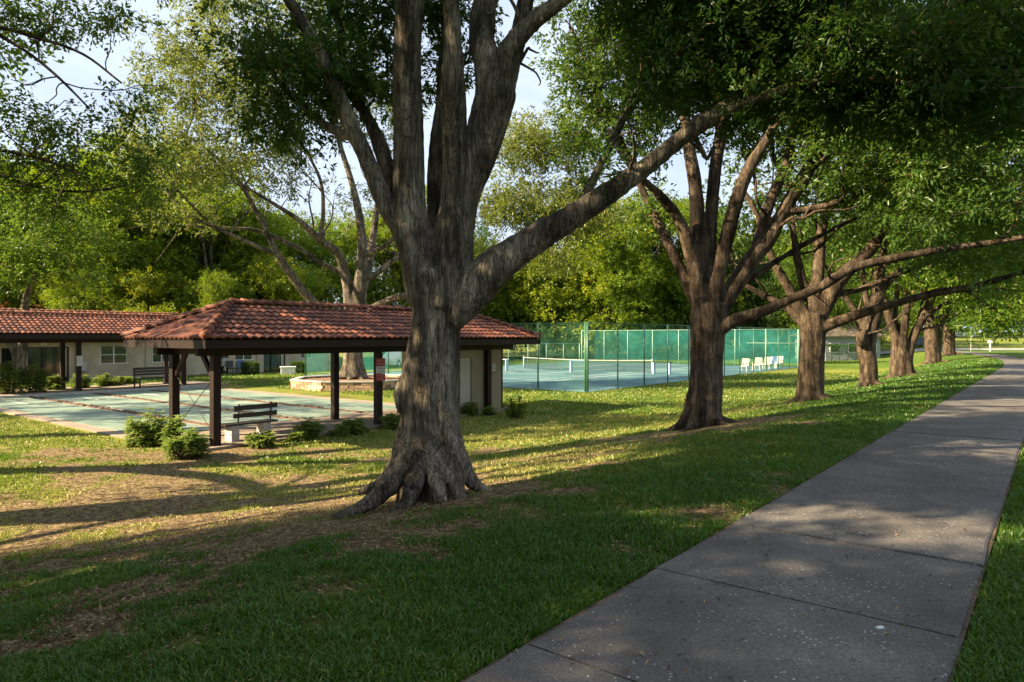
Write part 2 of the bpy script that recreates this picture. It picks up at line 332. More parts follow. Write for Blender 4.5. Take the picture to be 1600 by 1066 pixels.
bp = nd(t, 'ShaderNodeBump', Strength=.9, Distance=.05); t.links.new(nf.outputs[0], bp.inputs['Height']); t.links.new(bp.outputs[0], b.inputs['Normal'])
t.links.new(b.outputs[0], out.inputs[0])
# teal windscreen: woven fabric, partly see-through
m, t, out = newmat('windscreen')
d = nd(t, 'ShaderNodeBsdfDiffuse'); d.inputs[0].default_value = (.02,.20,.185,1); tr = nd(t, 'ShaderNodeBsdfTranslucent'); tr.inputs[0].default_value = (.015,.25,.225,1)
tp = nd(t, 'ShaderNodeBsdfTransparent'); x1 = nd(t, 'ShaderNodeMixShader'); x1.inputs[0].default_value = .45
x2 = nd(t, 'ShaderNodeMixShader'); c = nd(t, 'ShaderNodeTexCoord'); n1 = nd(t, 'ShaderNodeTexNoise', Scale=.25, Detail=3); t.links.new(c.outputs['Object'], n1.inputs['Vector'])
r = ramp(t, [(.4, (.2,.2,.2)), (.58, (.72,.72,.72))]); t.links.new(n1.outputs[0], r.inputs[0]); t.links.new(r.outputs[0], x2.inputs[0])
n7 = nd(t, 'ShaderNodeTexNoise', Scale=1.1, Detail=7, Roughness=.7); t.links.new(c.outputs['Object'], n7.inputs['Vector']); r7 = ramp(t, [(.35, (.008,.085,.085)), (.5, (.015,.155,.15)), (.68, (.06,.28,.26))]); t.links.new(n7.outputs[0], r7.inputs[0]); t.links.new(r7.outputs[0], d.inputs[0])
t.links.new(d.outputs[0], x1.inputs[1]); t.links.new(tr.outputs[0], x1.inputs[2]); t.links.new(x1.outputs[0], x2.inputs[1]); t.links.new(tp.outputs[0], x2.inputs[2]); t.links.new(x2.outputs[0], out.inputs[0])
# chain link / net: fine weave, mostly open
def weave(name, colr, op):
    m, t, out = newmat(name)
    d = nd(t, 'ShaderNodeBsdfDiffuse'); d.inputs[0].default_value = (*colr, 1); tp = nd(t, 'ShaderNodeBsdfTransparent'); x = nd(t, 'ShaderNodeMixShader'); x.inputs[0].default_value = 1-op
    t.links.new(d.outputs[0], x.inputs[1]); t.links.new(tp.outputs[0], x.inputs[2]); t.links.new(x.outputs[0], out.inputs[0]); return m
weave('chain_link', (.10,.30,.20), .10); weave('net_cord', (.03,.05,.05), .45)
# brick-like garden block
m, t, out = newmat('planter_block')
b = nd(t, 'ShaderNodeBsdfPrincipled', Roughness=.9); a = nd(t, 'ShaderNodeAttribute', attribute_name='tint'); r = ramp(t, [(0, (.22,.13,.08)), (.5, (.38,.24,.15)), (1, (.55,.40,.27))])
c = nd(t, 'ShaderNodeTexCoord'); n1 = nd(t, 'ShaderNodeTexNoise', Scale=12, Detail=6); t.links.new(c.outputs['Object'], n1.inputs['Vector'])
bp = nd(t, 'ShaderNodeBump', Strength=.8, Distance=.03); t.links.new(n1.outputs[0], bp.inputs['Height']); t.links.new(bp.outputs[0], b.inputs['Normal'])
t.links.new(a.outputs['Fac'], r.inputs[0]); t.links.new(r.outputs[0], b.inputs['Base Color']); t.links.new(b.outputs[0], out.inputs[0])
# ---------------------------------------------------------------- ground cover maps
FL = np.array([-7.03, 15.6])     # eave corner of the near shelter
def sp(s, p): return FL+AL*s+NV*p
TREES = [(-1.06, 8.75), (4.45, 16.1), (9.5, 21.8), (14.6, 28.0), (20.0, 35.0), (34.0, 55.0), (42.3, 66.0)]
def cover_dry_sunlit(x, y):
    x = np.asarray(x, float); y = np.asarray(y, float)
    u, d = ud(x, y); d = d-dedge(u)
    n = fbm(x*.55+3, y*.55, 4); n2 = fbm(x*1.7, y*1.7+9, 3)
    cov = .54+1.3*(n-.5)+1.5*(n2-.5)
    for i, (tx, ty) in enumerate(TREES):
        r = np.hypot(x-tx-.2, y-ty+.2); cov = cov-.8*np.exp(-(r/(1.6 if i == 0 else 1.9))**2)
    # worn, leaf-strewn ground beside the near shelter and the sandy patch before it
    s = (x-FL[0])*AL[0]+(y-FL[1])*AL[1]; p = (x-FL[0])*NV[0]+(y-FL[1])*NV[1]
    cov = cov-.6*np.exp(-((p-.3)/1.1)**2)*((s > -3) & (s < 14))
    cov = cov-.35*np.exp(-(((x+6.0)/2.6)**2+((y-12.2)/1.3)**2))
    cov = cov-.38*np.exp(-(((x+5)/4.2)**2+((y-9.6)/1.5)**2))  # turf thinned along the sunlit band so pale soil brightens it
    cov = cov-.22*np.exp(-(((x+2.6)/1.6)**2+((y-4.0)/1.2)**2))
    cov = cov-.20*np.clip((d-2.2)/1.5, 0, 1)*(y < 9)
    cov = cov+.35*np.clip(1.0-np.abs(d-.9)/1.3, 0, 1)+.35*(d < -1.8)
    dry = .08+.95*np.exp(-(((x+4.5)/5.6)**2+((y-10.8)/2.6)**2))+.35*np.exp(-(((x-2)/3)**2+((y-12.5)/2)**2))  # dry straw tone, strongest on the sunlit band to brighten it in colour
    dry = dry+.35*((y > 8) & (y < 24) & (d > 2.6)).astype(float)*np.clip((d-2.6)/2, 0, 1)  # yellows the sunlit mid lawn as well
    cov = cov-.16*((y > 8) & (y < 22)).astype(float)*np.clip((d-3)/2, 0, 1)
    dry = dry+.30*((y > 17) & (y < 60) & (d > 5)).astype(float)+.3*(y > 90)
    cov = np.where(y > 17, np.maximum(cov+.15, .55), cov)
    dry = dry+(fbm(x*.9+40, y*.9, 3)-.5)*.5
    return np.clip(cov, 0, 1), np.clip(dry, 0, 1)
def axis(lo, hi, a, b, st):
    c = list(np.arange(a, b+1e-6, st)); k = st; v = b
    while v < hi: k *= 1.13; v += k; c.append(v)
    k = st; v = a
    while v > lo: k *= 1.13; v -= k; c.insert(0, v)
    return np.array(c)
xs = axis(-500, 600, -14, 14, .16); ys = axis(-120, 900, -1, 24, .16)
GX, GY = np.meshgrid(xs, ys); GZ = gz(GX, GY)
gc, gd = cover_dry_sunlit(GX, GY)
ny, nx = GX.shape; i = np.arange(ny-1)[:, None]*nx; j = np.arange(nx-1)[None]
Q = np.stack([i+j, i+j+1, i+nx+j+1, i+nx+j], -1).reshape(-1, 4)
go = raw('lawn', np.stack([GX, GY, GZ], -1).reshape(-1, 3), Q, M['lawn_soil'], smooth=True, attr={'cover': gc.ravel(), 'dry': gd.ravel()})
tag(go, kind='structure')
# ---------------------------------------------------------------- path: one slab after another
def ppt(u, d, z=0): 
    q = PE+AL*u+NV*(d+dedge(u)); return (q[0], q[1], z)
mb = MB(); k = 0; u = -8.35-1.5*3
while u < 110:
    L = 1.5; g = .009; dz0 = rng.normal(0, .004); dz1 = rng.normal(0, .004)
    cr = .018
    ns = 2 if k < 20 else 2
    a = u+g; e = u+L-g
    top = .022
    V = []
    jag = lambda: rng.normal(0, .010)
    for (uu, dz) in ((a, dz0), ((a+e)/2, 0), (e, dz1)):
        e1 = jag(); e2 = jag()
        V += [ppt(uu, 0+e1, -.08), ppt(uu, 0+e1, top-cr*.6+dz), ppt(uu, -cr+e1, top+dz), ppt(uu, -1.8+cr+e2, top+dz), ppt(uu, -1.8+e2, top-cr*.6+dz), ppt(uu, -1.8+e2, -.08)]
    Q = []
    for r_ in range(2):
        for c_ in range(5): Q.append((r_*6+c_, r_*6+c_+1, r_*6+6+c_+1, r_*6+6+c_))
    Q += [(0, 5, 4, 1), (1, 4, 3, 2), (12, 13, 16, 17), (13, 14, 15, 16)]
    mb.add(V, Q); u += L; k += 1
tag(mb.build('path', M['path_concrete']), kind='structure')
pd_ = MB(); 
for u in np.arange(-13, 110, 3.0): pd_.add([ppt(u, .02, .004), ppt(u, -1.82, .004), ppt(u+3, -1.82, .004), ppt(u+3, .02, .004)], [(0, 1, 2, 3)])
tag(pd_.build('path_bed', M['gutter']), kind='structure')
# street far right, gently along X
def street():
    V = []; Q = []; k = 0
    X = np.linspace(10, 200, 30)
    for x in X:
        y0 = 84+(x-60)*-.10; zz = .06+max(0, 0)
        V += [(x, y0, g1(x, y0)+.05), (x, y0+9, g1(x, y0+9)+.12)]
    for i in range(len(X)-1): Q.append((2*i, 2*i+2, 2*i+3, 2*i+1))
    o = raw('street', V, np.array(Q), M['asphalt_street']); tag(o, kind='structure')
street()
# ---------------------------------------------------------------- grass blades + fallen leaves
def scatter(n, y0, y1, marg=1.0, pw=1.0):
    # density per area falls with 1/Y^pw
    yy = (y0**(2-pw)+(y1**(2-pw)-y0**(2-pw))*rng.random(n))**(1/(2-pw)) if pw != 2 else y0*(y1/y0)**rng.random(n)
    xx = (rng.random(n)*2-1)*(.80*yy+marg); return xx, yy
def blades(n, y0, y1, name, lab):
    x, y = scatter(n, y0, y1, .8, 2.0)
    u, d = ud(x, y); d2 = d-dedge(u)
    cv, dr = cover_dry_sunlit(x, y)
    tuf = fbm(x*4.5, y*4.5, 3)
    s = (x-FL[0])*AL[0]+(y-FL[1])*AL[1]; p = (x-FL[0])*NV[0]+(y-FL[1])*NV[1]
    keep = ((d2 > .015) | (d2 < -1.83)) & (rng.random(n) < np.clip((cv+1.3*(tuf-.5)-.12)*1.5, 0, 1))
    keep &= ~((s > -.1) & (s < 13) & (p > .3) & (p < 26))
    ts = (x-3.76)*AL[0]+(y-34.0)*AL[1]; tp = (x-3.76)*NV[0]+(y-34.0)*NV[1]; keep &= ~((ts > -.3) & (ts < 36.3) & (tp > -.2) & (tp < 23.8))
    for tx, ty in TREES: keep &= np.hypot(x-tx, y-ty) > .62
    x, y, cv, dr, tuf = x[keep], y[keep], cv[keep], dr[keep], tuf[keep]; n = len(x)
    z = gz(x, y)-.003
    h = (.024+.042*rng.random(n)*(.4+1.2*tuf))*np.where(cv > .5, 1.15, .8)*(1+np.clip(y-10, 0, 40)*.02); wd = .0022*(1+y*.28)
    a = rng.random(n)*2*np.pi; ln = (.25+.9*rng.random(n)); b = rng.random(n)*2*np.pi
    c, s_ = np.cos(a), np.sin(a); lx, ly = np.cos(b)*ln*h, np.sin(b)*ln*h
    B = np.stack([x, y, z], 1); S = np.stack([c*wd, s_*wd, 0*wd], 1)
    Mi = B+np.stack([lx*.35, ly*.35, h*.62], 1); T = B+np.stack([lx, ly, h*(1-.25*ln)], 1)
    V = np.stack([B-S, B+S, Mi+S*.75, Mi-S*.75, T], 1).reshape(-1, 3)
    k = np.arange(n)[:, None]*5; Q = k+np.array([[0, 1, 2, 3]]); Tt = k+np.array([[3, 2, 4]])
    tint = np.clip(.28+.35*rng.random(n)+.55*(dr-.25)+.38*(rng.random(n) < .07+.25*dr)*rng.random(n), 0, 1)
    return raw(name, V, [Q, Tt], M['blade'], attr={'tint': np.repeat(tint, 5)})
tag(blades(800000, 1.9, 52, 'grass', ''), 'short patchy green turf grass growing over the lawn beside the path', 'grass', kind='stuff')
def litter(n):
    x, y = scatter(n, 1.9, 18, .8, 1.6)
    cv, dr = cover_dry_sunlit(x, y); u, d = ud(x, y); d2 = d-dedge(u)
    s = (x-FL[0])*AL[0]+(y-FL[1])*AL[1]; p = (x-FL[0])*NV[0]+(y-FL[1])*NV[1]
    onp = (d2 < 0) & (d2 > -1.8)
    keep = (rng.random(n) < np.where(onp, .02, np.clip(1.3-1.25*cv, .16, 1))) & ~((s > 0) & (s < 13) & (p > .9))
    x, y, onp = x[keep], y[keep], onp[keep]; n = len(x)
    z = np.where(onp, .03, gz(x, y)+.004+.015*rng.random(n))
    L = .022+.026*rng.random(n); W = L*.36; a = rng.random(n)*6.283
    D = np.stack([np.cos(a), np.sin(a), rng.normal(0, .25, n)], 1); S = np.stack([-np.sin(a), np.cos(a), rng.normal(0, .35, n)], 1)
    C = np.stack([x, y, z], 1); L = L[:, None]; W = W[:, None]
    V = np.stack([C-D*L/2, C+S*W/2+[0, 0, .004], C+D*L/2, C-S*W/2+[0, 0, .004]], 1).reshape(-1, 3)
    Q = np.arange(n)[:, None]*4+np.array([[0, 1, 2, 3]])
    return raw('fallen_leaves', V, Q, M['dead_leaf'], attr={'tint': np.repeat(rng.random(n), 4)})
tag(litter(110000), 'small dry brown oak leaves scattered over bare soil and lawn', 'leaf litter', kind='stuff')
tw_ = MB(); rs_ = np.random.default_rng(12)
for k in range(150):
    y = 2.2*(16/2.2)**rs_.random(); x = (rs_.random()*2-1)*.8*y; u, d = ud(x, y)
    if -2 < d < .1: continue
    a = rs_.random()*6.28; L = rs_.uniform(.08, .3); P = [(x+math.cos(a)*L*f+rs_.normal(0, .012), y+math.sin(a)*L*f+rs_.normal(0, .012), g1(x, y)+.014+.012*rs_.random()) for f in (0, .35, .7, 1)]
    tw_.tube(P, np.linspace(.0035, .0018, 4), 4)
tag(tw_.build('fallen_twigs', M['bark_brown']), 'thin broken twigs lying scattered in the grass', 'twigs', kind='stuff')
# ---------------------------------------------------------------- tree machinery
LIT = []   # chosen ground ellipses kept sunny by dropping crown clusters: x, y, rx, ry, rotation
def lit_mask(P):
    dz = P[:, 2]-gz(P[:, 0], P[:, 1])*0+.6*(P[:, 1] > 6)
    gx = P[:, 0]-SH[0]*dz/math.tan(SUN_EL); gy = P[:, 1]-SH[1]*dz/math.tan(SUN_EL)
    al_ = -gx*SH[0]-gy*SH[1]; ac = gx*SH[1]-gy*SH[0]; m = (fbm(al_*.2+5, ac*.8+2, 3) > .54) & (gy > 8.5)  # streaky noise opens further crown gaps for sun streaks
    for (x, y, rx, ry, a) in LIT:
        dx = gx-x; dy = gy-y; ca, sa = math.cos(a), math.sin(a)
        m |= ((dx*ca+dy*sa)/rx)**2+((-dx*sa+dy*ca)/ry)**2 < 1
    return m
LIT += [(-8.0, 9.2, 4.0, 1.7, .33), (-3.9, 10.5, 4.4, 1.9, .38), (3.7, 5.8, 1.9, 1.2, .1), (.45, 3.2, 1.1, .75, .2),
        (-4.9, 5.7, 2.2, .85, .3), (1.2, 6.6, 1.1, .65, .3), (-3, 13.2, 4, .7, .3), (-9.5, 14.0, 4.5, .9, .3), (-14, 18.5, 4, 1.3, .2), (1.6, 12.3, 2.4, .55, .25), (3.2, 14.8, 3.2, .5, .2),
        (1.2, 17.5, 3.4, .9, .25), (9, 30, 4, 1.2, .5), (5.5, 24.5, 3.0, .9, .3), (-12, 33, 9, 2.2, .3),
        (2.9, 9.8, .8, .6, .3), (7.2, 11, .9, .7, .3), (2.0, 7.4, .5, .2, .2), (8.5, 13.6, 1.4, .5, .3), (12.2, 19.8, 1.6, .6, .3), (-1.6, 9.1, .5, .5, 0)]
def leaf_mesh(C, outd, L, W, droop=.25, rs=rng):
    n = len(C)
    D = outd+rs.normal(0, .55, (n, 3)); D[:, 2] -= droop; D /= np.linalg.norm(D, axis=1)[:, None]+1e-9
    U = np.array([0, 0, 1.])+rs.normal(0, .75, (n, 3)); S = np.cross(D, U); S /= np.linalg.norm(S, axis=1)[:, None]+1e-9
    L = (L*(.7+.6*rs.random(n)))[:, None]; W = (W*(.75+.5*rs.random(n)))[:, None]
    Nn = np.cross(S, D)
    V = np.stack([C, C+D*L*.42+S*W/2+Nn*W*.12, C+D*L-Nn*L*.08, C+D*L*.42-S*W/2+Nn*W*.12], 1).reshape(-1, 3)
    return V
def grow(limbs, blobs, sprig, leaf, seed, mask=False, twig_r=.012, attach=None, gate=.0):
    """limbs: list of (pts, radii). blobs: (centre, (rx,ry,rz), n). returns twig MB and leaf arrays"""
    rs = np.random.default_rng(seed)
    nodes = []; nr = []
    for P, rr in limbs:
        for i in range(max(0, int(len(P)*.30)), len(P)): nodes.append(P[i]); nr.append(rr[i])
    nodes = np.array(nodes); nr = np.array(nr)
    C = []
    for (c, r, n) in blobs:
        k = int(n*1.8)+4; v = rs.normal(size=(k, 3)); v /= np.linalg.norm(v, axis=1)[:, None]
        q = np.array(c)+v*np.array(r)*(rs.random(k)**.45)[:, None]
        if gate:
            g = np.array([mnoise.noise(Vector(p*.42+seed)) for p in q]); q = q[g > gate-.12]
        C.append(q[:n])
    C = np.concatenate(C)
    C = C[C[:, 2] > .9]
    if mask: C = C[~lit_mask(C)]
    d0 = np.array([np.min(np.linalg.norm(nodes-c, axis=1)) for c in C]); C = C[np.argsort(d0)]
    tw = MB(); ends = []
    NB = np.empty((len(nodes)+len(C)*5, 3)); RB = np.empty(len(NB)); k = len(nodes); NB[:k] = nodes; RB[:k] = nr
    for c in C:
        dd = np.linalg.norm(NB[:k]-c, axis=1)+.5*np.maximum(NB[:k, 2]-c[2], 0)
        i = int(np.argmin(dd)); a = NB[i]; L = np.linalg.norm(c-a)
        if L < .05: ends.append((c, np.array([0, 0, 1.]))); continue
        r0 = min(RB[i]*.75, twig_r*(1+L*1.1)); r1 = twig_r*.55
        side = rs.normal(0, .13*L, 3); side[2] = abs(side[2])*.8
        mid = (a+c)/2+side; P = smooth_path([a, mid, c], 2); P[1:-1] += rs.normal(0, .02*L, (len(P)-2, 3))
        rr = np.linspace(r0, r1, len(P)); V, Q = tube(P, rr, 4 if r0 < .04 else 6); tw.add(V, Q)
        m = len(P)-1; NB[k:k+m] = P[1:]; RB[k:k+m] = rr[1:]; k += m
        dv = (P[-1]-P[-2]); ends.append((c, dv/(np.linalg.norm(dv)+1e-9)))
    n_l, cr, LL, WW = sprig[0], sprig[1], leaf[0], leaf[1]
    E = np.array([e[0] for e in ends]); Dv = np.array([e[1] for e in ends])
    # sprigs: each cluster has a handful of twig tips with whorls of leaves
    ns = 7; per = max(1, n_l//ns)
    off = rs.normal(0, 1, (len(E), ns, 3))*np.array([cr, cr, cr*.62]); tips = E[:, None]+off
    od = off/(np.linalg.norm(off, axis=2)[:, :, None]+1e-9)
    tips = tips.reshape(-1, 3); od = od.reshape(-1, 3)
    t_c = np.clip(rs.random(len(E))*.6+.15+rs.normal(0, .1, len(E)), 0, .92)
    LC = np.repeat(tips, per, 0)+rs.normal(0, LL*.55, (len(tips)*per, 3)); LD = np.repeat(od, per, 0)
    V = leaf_mesh(LC, LD, LL, WW, rs=rs)
    ti = np.clip(np.repeat(np.repeat(t_c, ns), per)+rs.normal(0, .12, len(LC)), 0, .93)
    ti = np.where(rs.random(len(ti)) < .012, 1., ti)
    Q = np.arange(len(LC))[:, None]*4+np.array([[0, 1, 2, 3]])
    return tw, V, Q, np.repeat(ti, 4)
def wood_mesh(limbs, voxel, bumpy=0, seed=0):
    mb = MB()
    for P, rr in limbs: mb.tube(P, rr, 14 if rr[0] > .12 else 8)
    V = np.concatenate(mb.v); fs = [np.concatenate(mb.q), np.concatenate(mb.t)]
    if not voxel: return V, fs
    o = raw('tmp', V, fs, None); md = o.modifiers.new('r', 'REMESH'); md.mode = 'VOXEL'; md.voxel_size = voxel
    s = o.modifiers.new('s', 'SMOOTH'); s.factor = .6; s.iterations = 6
    dg = bpy.context.evaluated_depsgraph_get(); me = bpy.data.meshes.new_from_object(o.evaluated_get(dg))
    nv = len(me.vertices); V = np.empty(nv*3, np.float32); me.vertices.foreach_get('co', V); V = V.reshape(-1, 3).astype(float)
    Nn = np.empty(nv*3, np.float32); me.vertices.foreach_get('normal', Nn); Nn = Nn.reshape(-1, 3)
    tot = np.array([p.loop_total for p in me.polygons]); idx = np.empty(len(me.loops), np.int32); me.loops.foreach_get('vertex_index', idx)
    fs = []
    if (tot == 4).all(): fs = [idx.reshape(-1, 4)]
    else:
        st = np.concatenate([[0], np.cumsum(tot)[:-1]])
        for w_ in (3, 4):
            s_ = st[tot == w_]
            if len(s_): fs.append(np.stack([idx[s_+k] for k in range(w_)], 1))
    if bumpy:
        dsp = np.empty(nv)
        for i in range(nv):
            p = V[i]; x, y, z = p
            r1 = 1-abs(mnoise.noise(Vector((x*9+seed, y*9, z*1.6))))*2
            r2 = mnoise.noise(Vector((x*2.2, y*2.2+seed, z*.9)))
            r3 = 1-abs(mnoise.noise(Vector((x*19, y*19+seed, z*4.5))))*2
            dsp[i] = bumpy*(r1*.8+r2*1.4+r3*.45)
        V = V+Nn*dsp[:, None]
    me2 = o.data; bpy.data.objects.remove(o); bpy.data.meshes.remove(me2); bpy.data.meshes.remove(me)
    return V, fs
def limb(pts, sub=5):
    """pts (px,py,Y,width_px) -> world path"""
    W = np.array([(*at(a, b, Y), w_/2/F*Y) for (a, b, Y, w_) in pts]); S = smooth_path(W, sub)
    return S[:, :3], np.maximum(S[:, 3], .008)
def wl(pts, sub=4):
    S = smooth_path(np.array(pts, float), sub); return S[:, :3], np.maximum(S[:, 3], .006)
def roots(x, y, r, n, seed, ln=1.0, z0=None):
    rs = np.random.default_rng(seed); out = []; z = g1(x, y) if z0 is None else z0
    for k in range(n):
        a = 2*math.pi*(k+rs.uniform(-.3, .3))/n; l = ln*(.8+.6*rs.random()); c, s = math.cos(a), math.sin(a)
        pt = []
        for (q, h, rr) in ((.35*r, r*1.9, .50*r), (.62*r, r*.95, .40*r), (1.05*r, r*.30, .30*r), (1.5*r+.25*l*r, .02, .20*r), (1.9*r+.8*l*r, -.06, .10*r)):
            jx = x+c*q+rs.normal(0, .03*q); jy = y+s*q+rs.normal(0, .03*q)
            pt.append((jx, jy, (g1(jx, jy) if z0 is None else z0)+h, rr))
        out.append(wl(pt))
    return out
def sides(limbs, per, Lm, seed, skip=1):
    rs = np.random.default_rng(seed); out = []
    for (P, rr) in limbs[skip:]:
        n = len(P)
        for k in range(per):
            i = int(n*(.35+.6*rs.random())); i = min(i, n-2)
            t = P[min(i+1, n-1)]-P[i]; t = t/(np.linalg.norm(t)+1e-9); v = rs.normal(size=3); v[2] = abs(v[2])*.6+.15; v /= np.linalg.norm(v)
            d = t*.6+v; d /= np.linalg.norm(d); L = Lm*(.5+rs.random()); m = 7; q = P[i].copy(); pts = [q.copy()]; r0 = min(rr[i]*.55, .02+.012*L)
            for j in range(m):
                d = d+rs.normal(0, .33, 3); d[2] += .05; d /= np.linalg.norm(d); q = q+d*L/m; pts.append(q.copy())
            S = smooth_path(pts, 2); out.append((S, np.linspace(r0, .006+.0008*L, len(S))))
            if L > Lm*.7:
                a = pts[3]; e = d+rs.normal(0, .7, 3); e /= np.linalg.norm(e); p2 = [a]
                for j in range(4): e = e+rs.normal(0, .3, 3); e /= np.linalg.norm(e); p2.append(p2[-1]+e*L*.12)
                S = smooth_path(p2, 2); out.append((S, np.linspace(r0*.55, .006, len(S))))
    return out
def make_tree(name, label, base, limbs, blobs, sprig, leaf, leafm, barkm, seed, voxel=None, bumpy=0, mask=False, group=None, twig_r=.012, gate=0, cat='tree', wlimbs=None, side=None):
    e = empty(name, base); tag(e, label, cat, group)
    V, fs = wood_mesh(limbs, voxel, bumpy, seed); wl0 = wlimbs or limbs
    if side:
        sd_ = sides(wl0, side[0], side[1], seed+5); wl0 = list(wl0)+sd_; sm_ = MB()
        for P, rr in sd_: sm_.tube(P, rr, 6)
        k0 = len(V); V = np.concatenate([V]+sm_.v); fs = fs+[np.concatenate(sm_.q)+k0, np.concatenate(sm_.t)+k0]
    tw, LV, LQ, ti = grow(wl0, blobs, sprig, leaf, seed, mask, twig_r, gate=gate)
    if tw.n: fs.append(np.concatenate(tw.q)+len(V)); V = np.concatenate([V]+tw.v)
    raw('trunk', V, fs, M[barkm], e, smooth=True, loc=base)
    raw('crown', LV, LQ, M[leafm], e, attr={'tint': ti}, loc=base)
    return e
def B(px, py, Y, rx, ry, rz, n): return (at(px, py, Y), (rx, ry, rz), n)
ROWG = 'oaks lining the path'
QUAL = 1.0
# ---- T1 the big oak
x, y = TREES[0]; z = g1(x, y); Y = 8.75
L1 = [limb([(672, 800, Y, 114), (672, 760, Y, 108), (672, 700, Y, 102), (673, 640, Y, 97), (675, 580, Y, 94), (680, 520, Y, 82), (681, 470, Y, 80), (680, 425, Y, 88)]),
      limb([(670, 470, Y, 74), (660, 410, Y, 70), (647, 360, Y, 60), (641, 320, Y, 54), (639, 235, Y, 50), (638, 150, Y-.1, 46), (637, 80, Y-.2, 44), (640, 0, Y-.3, 46), (636, -90, Y-.3, 38), (620, -220, Y-.3, 26), (590, -330, Y-.2, 14)]),
      limb([(690, 480, Y-.05, 78), (705, 410, Y-.05, 70), (709, 360, Y-.05, 62), (711, 300, Y-.1, 44), (712, 250, Y-.15, 40), (709, 184, Y-.2, 40), (708, 117, Y-.3, 35), (707, 54, Y-.3, 28), (704, 0, Y-.4, 24), (690, -120, Y-.8, 18)]),
      limb([(712, 380, Y+.05, 52), (727, 309, Y+.05, 46), (747, 252, Y+.05, 54), (764, 190, Y+.05, 64), (772, 150, Y+.05, 62), (764, 100, Y+.1, 48), (752, 60, Y+.2, 42), (757, 0, Y+.3, 38), (770, -120, Y+.4, 26), (790, -260, Y+.4, 14)]),
      limb([(772, 160, Y, 52), (790, 88, Y-.05, 36), (828, 38, Y-.1, 30), (880, -2, Y-.2, 24), (960, -70, Y-.4, 18), (1050, -150, Y-.6, 12)]),
      limb([(778, 160, Y+.1, 46), (800, 90, Y+.25, 30), (818, 20, Y+.35, 26), (830, -80, Y+.4, 18), (850, -180, Y+.6, 10)]),
      limb([(700, 410, Y+.4, 46), (686, 320, Y+.5, 40), (688, 230, Y+.6, 34), (694, 150, Y+.7, 26), (700, 60, Y+.9, 22), (715, -60, Y+1.1, 14)]),
      limb([(650, 400, Y-.05, 44), (625, 350, Y, 36), (601, 316, Y, 30), (574, 252, Y, 27), (547, 193, Y, 27), (517, 122, Y-.1, 23), (486, 59, Y-.2, 19), (454, 5, Y-.3, 17), (415, -60, Y-.4, 13), (370, -130, Y-.5, 8)]),
      limb([(640, 370, Y+.3, 30), (613, 289, Y+.5, 24), (594, 228, Y+.6, 24), (574, 184, Y+.7, 19), (540, 120, Y+.9, 16), (530, 40, Y+1, 12), (500, -50, Y+1.1, 8)]),
      limb([(700, 505, Y-.1, 44), (735, 465, Y-.15, 58), (765, 425, Y-.15, 62), (800, 398, Y-.15, 54), (850, 365, Y-.2, 46), (905, 333, Y-.25, 40), (950, 302, Y-.3, 36), (1009, 261, Y-.35, 30), (1076, 207, Y-.45, 27), (1130, 171, Y-.5, 24), (1198, 131, Y-.6, 22), (1270, 92, Y-.7, 22), (1345, 52, Y-.8, 22), (1430, 25, Y-1, 18), (1530, -10, Y-1.3, 14), (1660, -50, Y-1.6, 9)]),
      limb([(1120, 176, Y-.5, 16), (1200, 148, Y-.9, 15), (1268, 128, Y-1.1, 14), (1350, 122, Y-1.3, 13), (1450, 128, Y-1.5, 10), (1570, 108, Y-1.8, 7)]),
      limb([(900, 335, Y-.2, 18), (960, 215, Y+.4, 12), (1010, 120, Y+.8, 10), (1040, 40, Y+1.1, 8), (1050, -40, Y+1.2, 6)]),
      limb([(560, 220, Y, 14), (500, 190, Y+.2, 10), (430, 120, Y+.4, 8), (400, 60, Y+.4, 6)])]
# buttress roots as seen
L1 = [(P, rr*.93) for P, rr in L1]
rt = [wl([(*at(652, 590, Y), .09), (*at(640, 680, Y-.12), .15), (*at(622, 738, Y-.4), .16), (*at(600, 768, Y-.6), .13), (*at(566, 792, Y-.75), .08), (*at(520, 812, Y-.9), .035)]),
      wl([(*at(664, 630, Y-.1), .10), (*at(655, 700, Y-.3), .14), (*at(648, 750, Y-.55), .14), (*at(636, 784, Y-.8), .09), (*at(610, 806, Y-.98), .05)]),
      wl([(*at(690, 560, Y-.08), .09), (*at(697, 660, Y-.26), .13), (*at(708, 735, Y-.45), .14), (*at(718, 775, Y-.6), .10), (*at(738, 800, Y-.75), .04)]),
      wl([(*at(698, 640, Y+.05), .10), (*at(712, 700, Y-.05), .14), (*at(730, 742, Y-.15), .12), (*at(750, 762, Y-.15), .09), (*at(785, 780, Y-.1), .04)]),
      wl([(*at(676, 600, Y-.12), .09), (*at(679, 690, Y-.33), .12), (*at(682, 745, Y-.58), .12), (*at(690, 785, Y-.78), .08), (*at(702, 806, Y-.95), .03)]),
      wl([(*at(640, 640, Y+.1), .10), (*at(622, 720, Y+.05), .14), (*at(600, 752, Y), .10), (*at(560, 770, Y+.1), .04)])]
rt = [(P, rr*.84) for P, rr in rt]
burls = [wl([(*at(632, 645, Y-.05), .10), (*at(632, 615, Y-.05), .15), (*at(640, 590, Y-.05), .11)]), wl([(*at(775, 175, Y), .18), (*at(778, 150, Y), .23), (*at(775, 128, Y), .15)])]
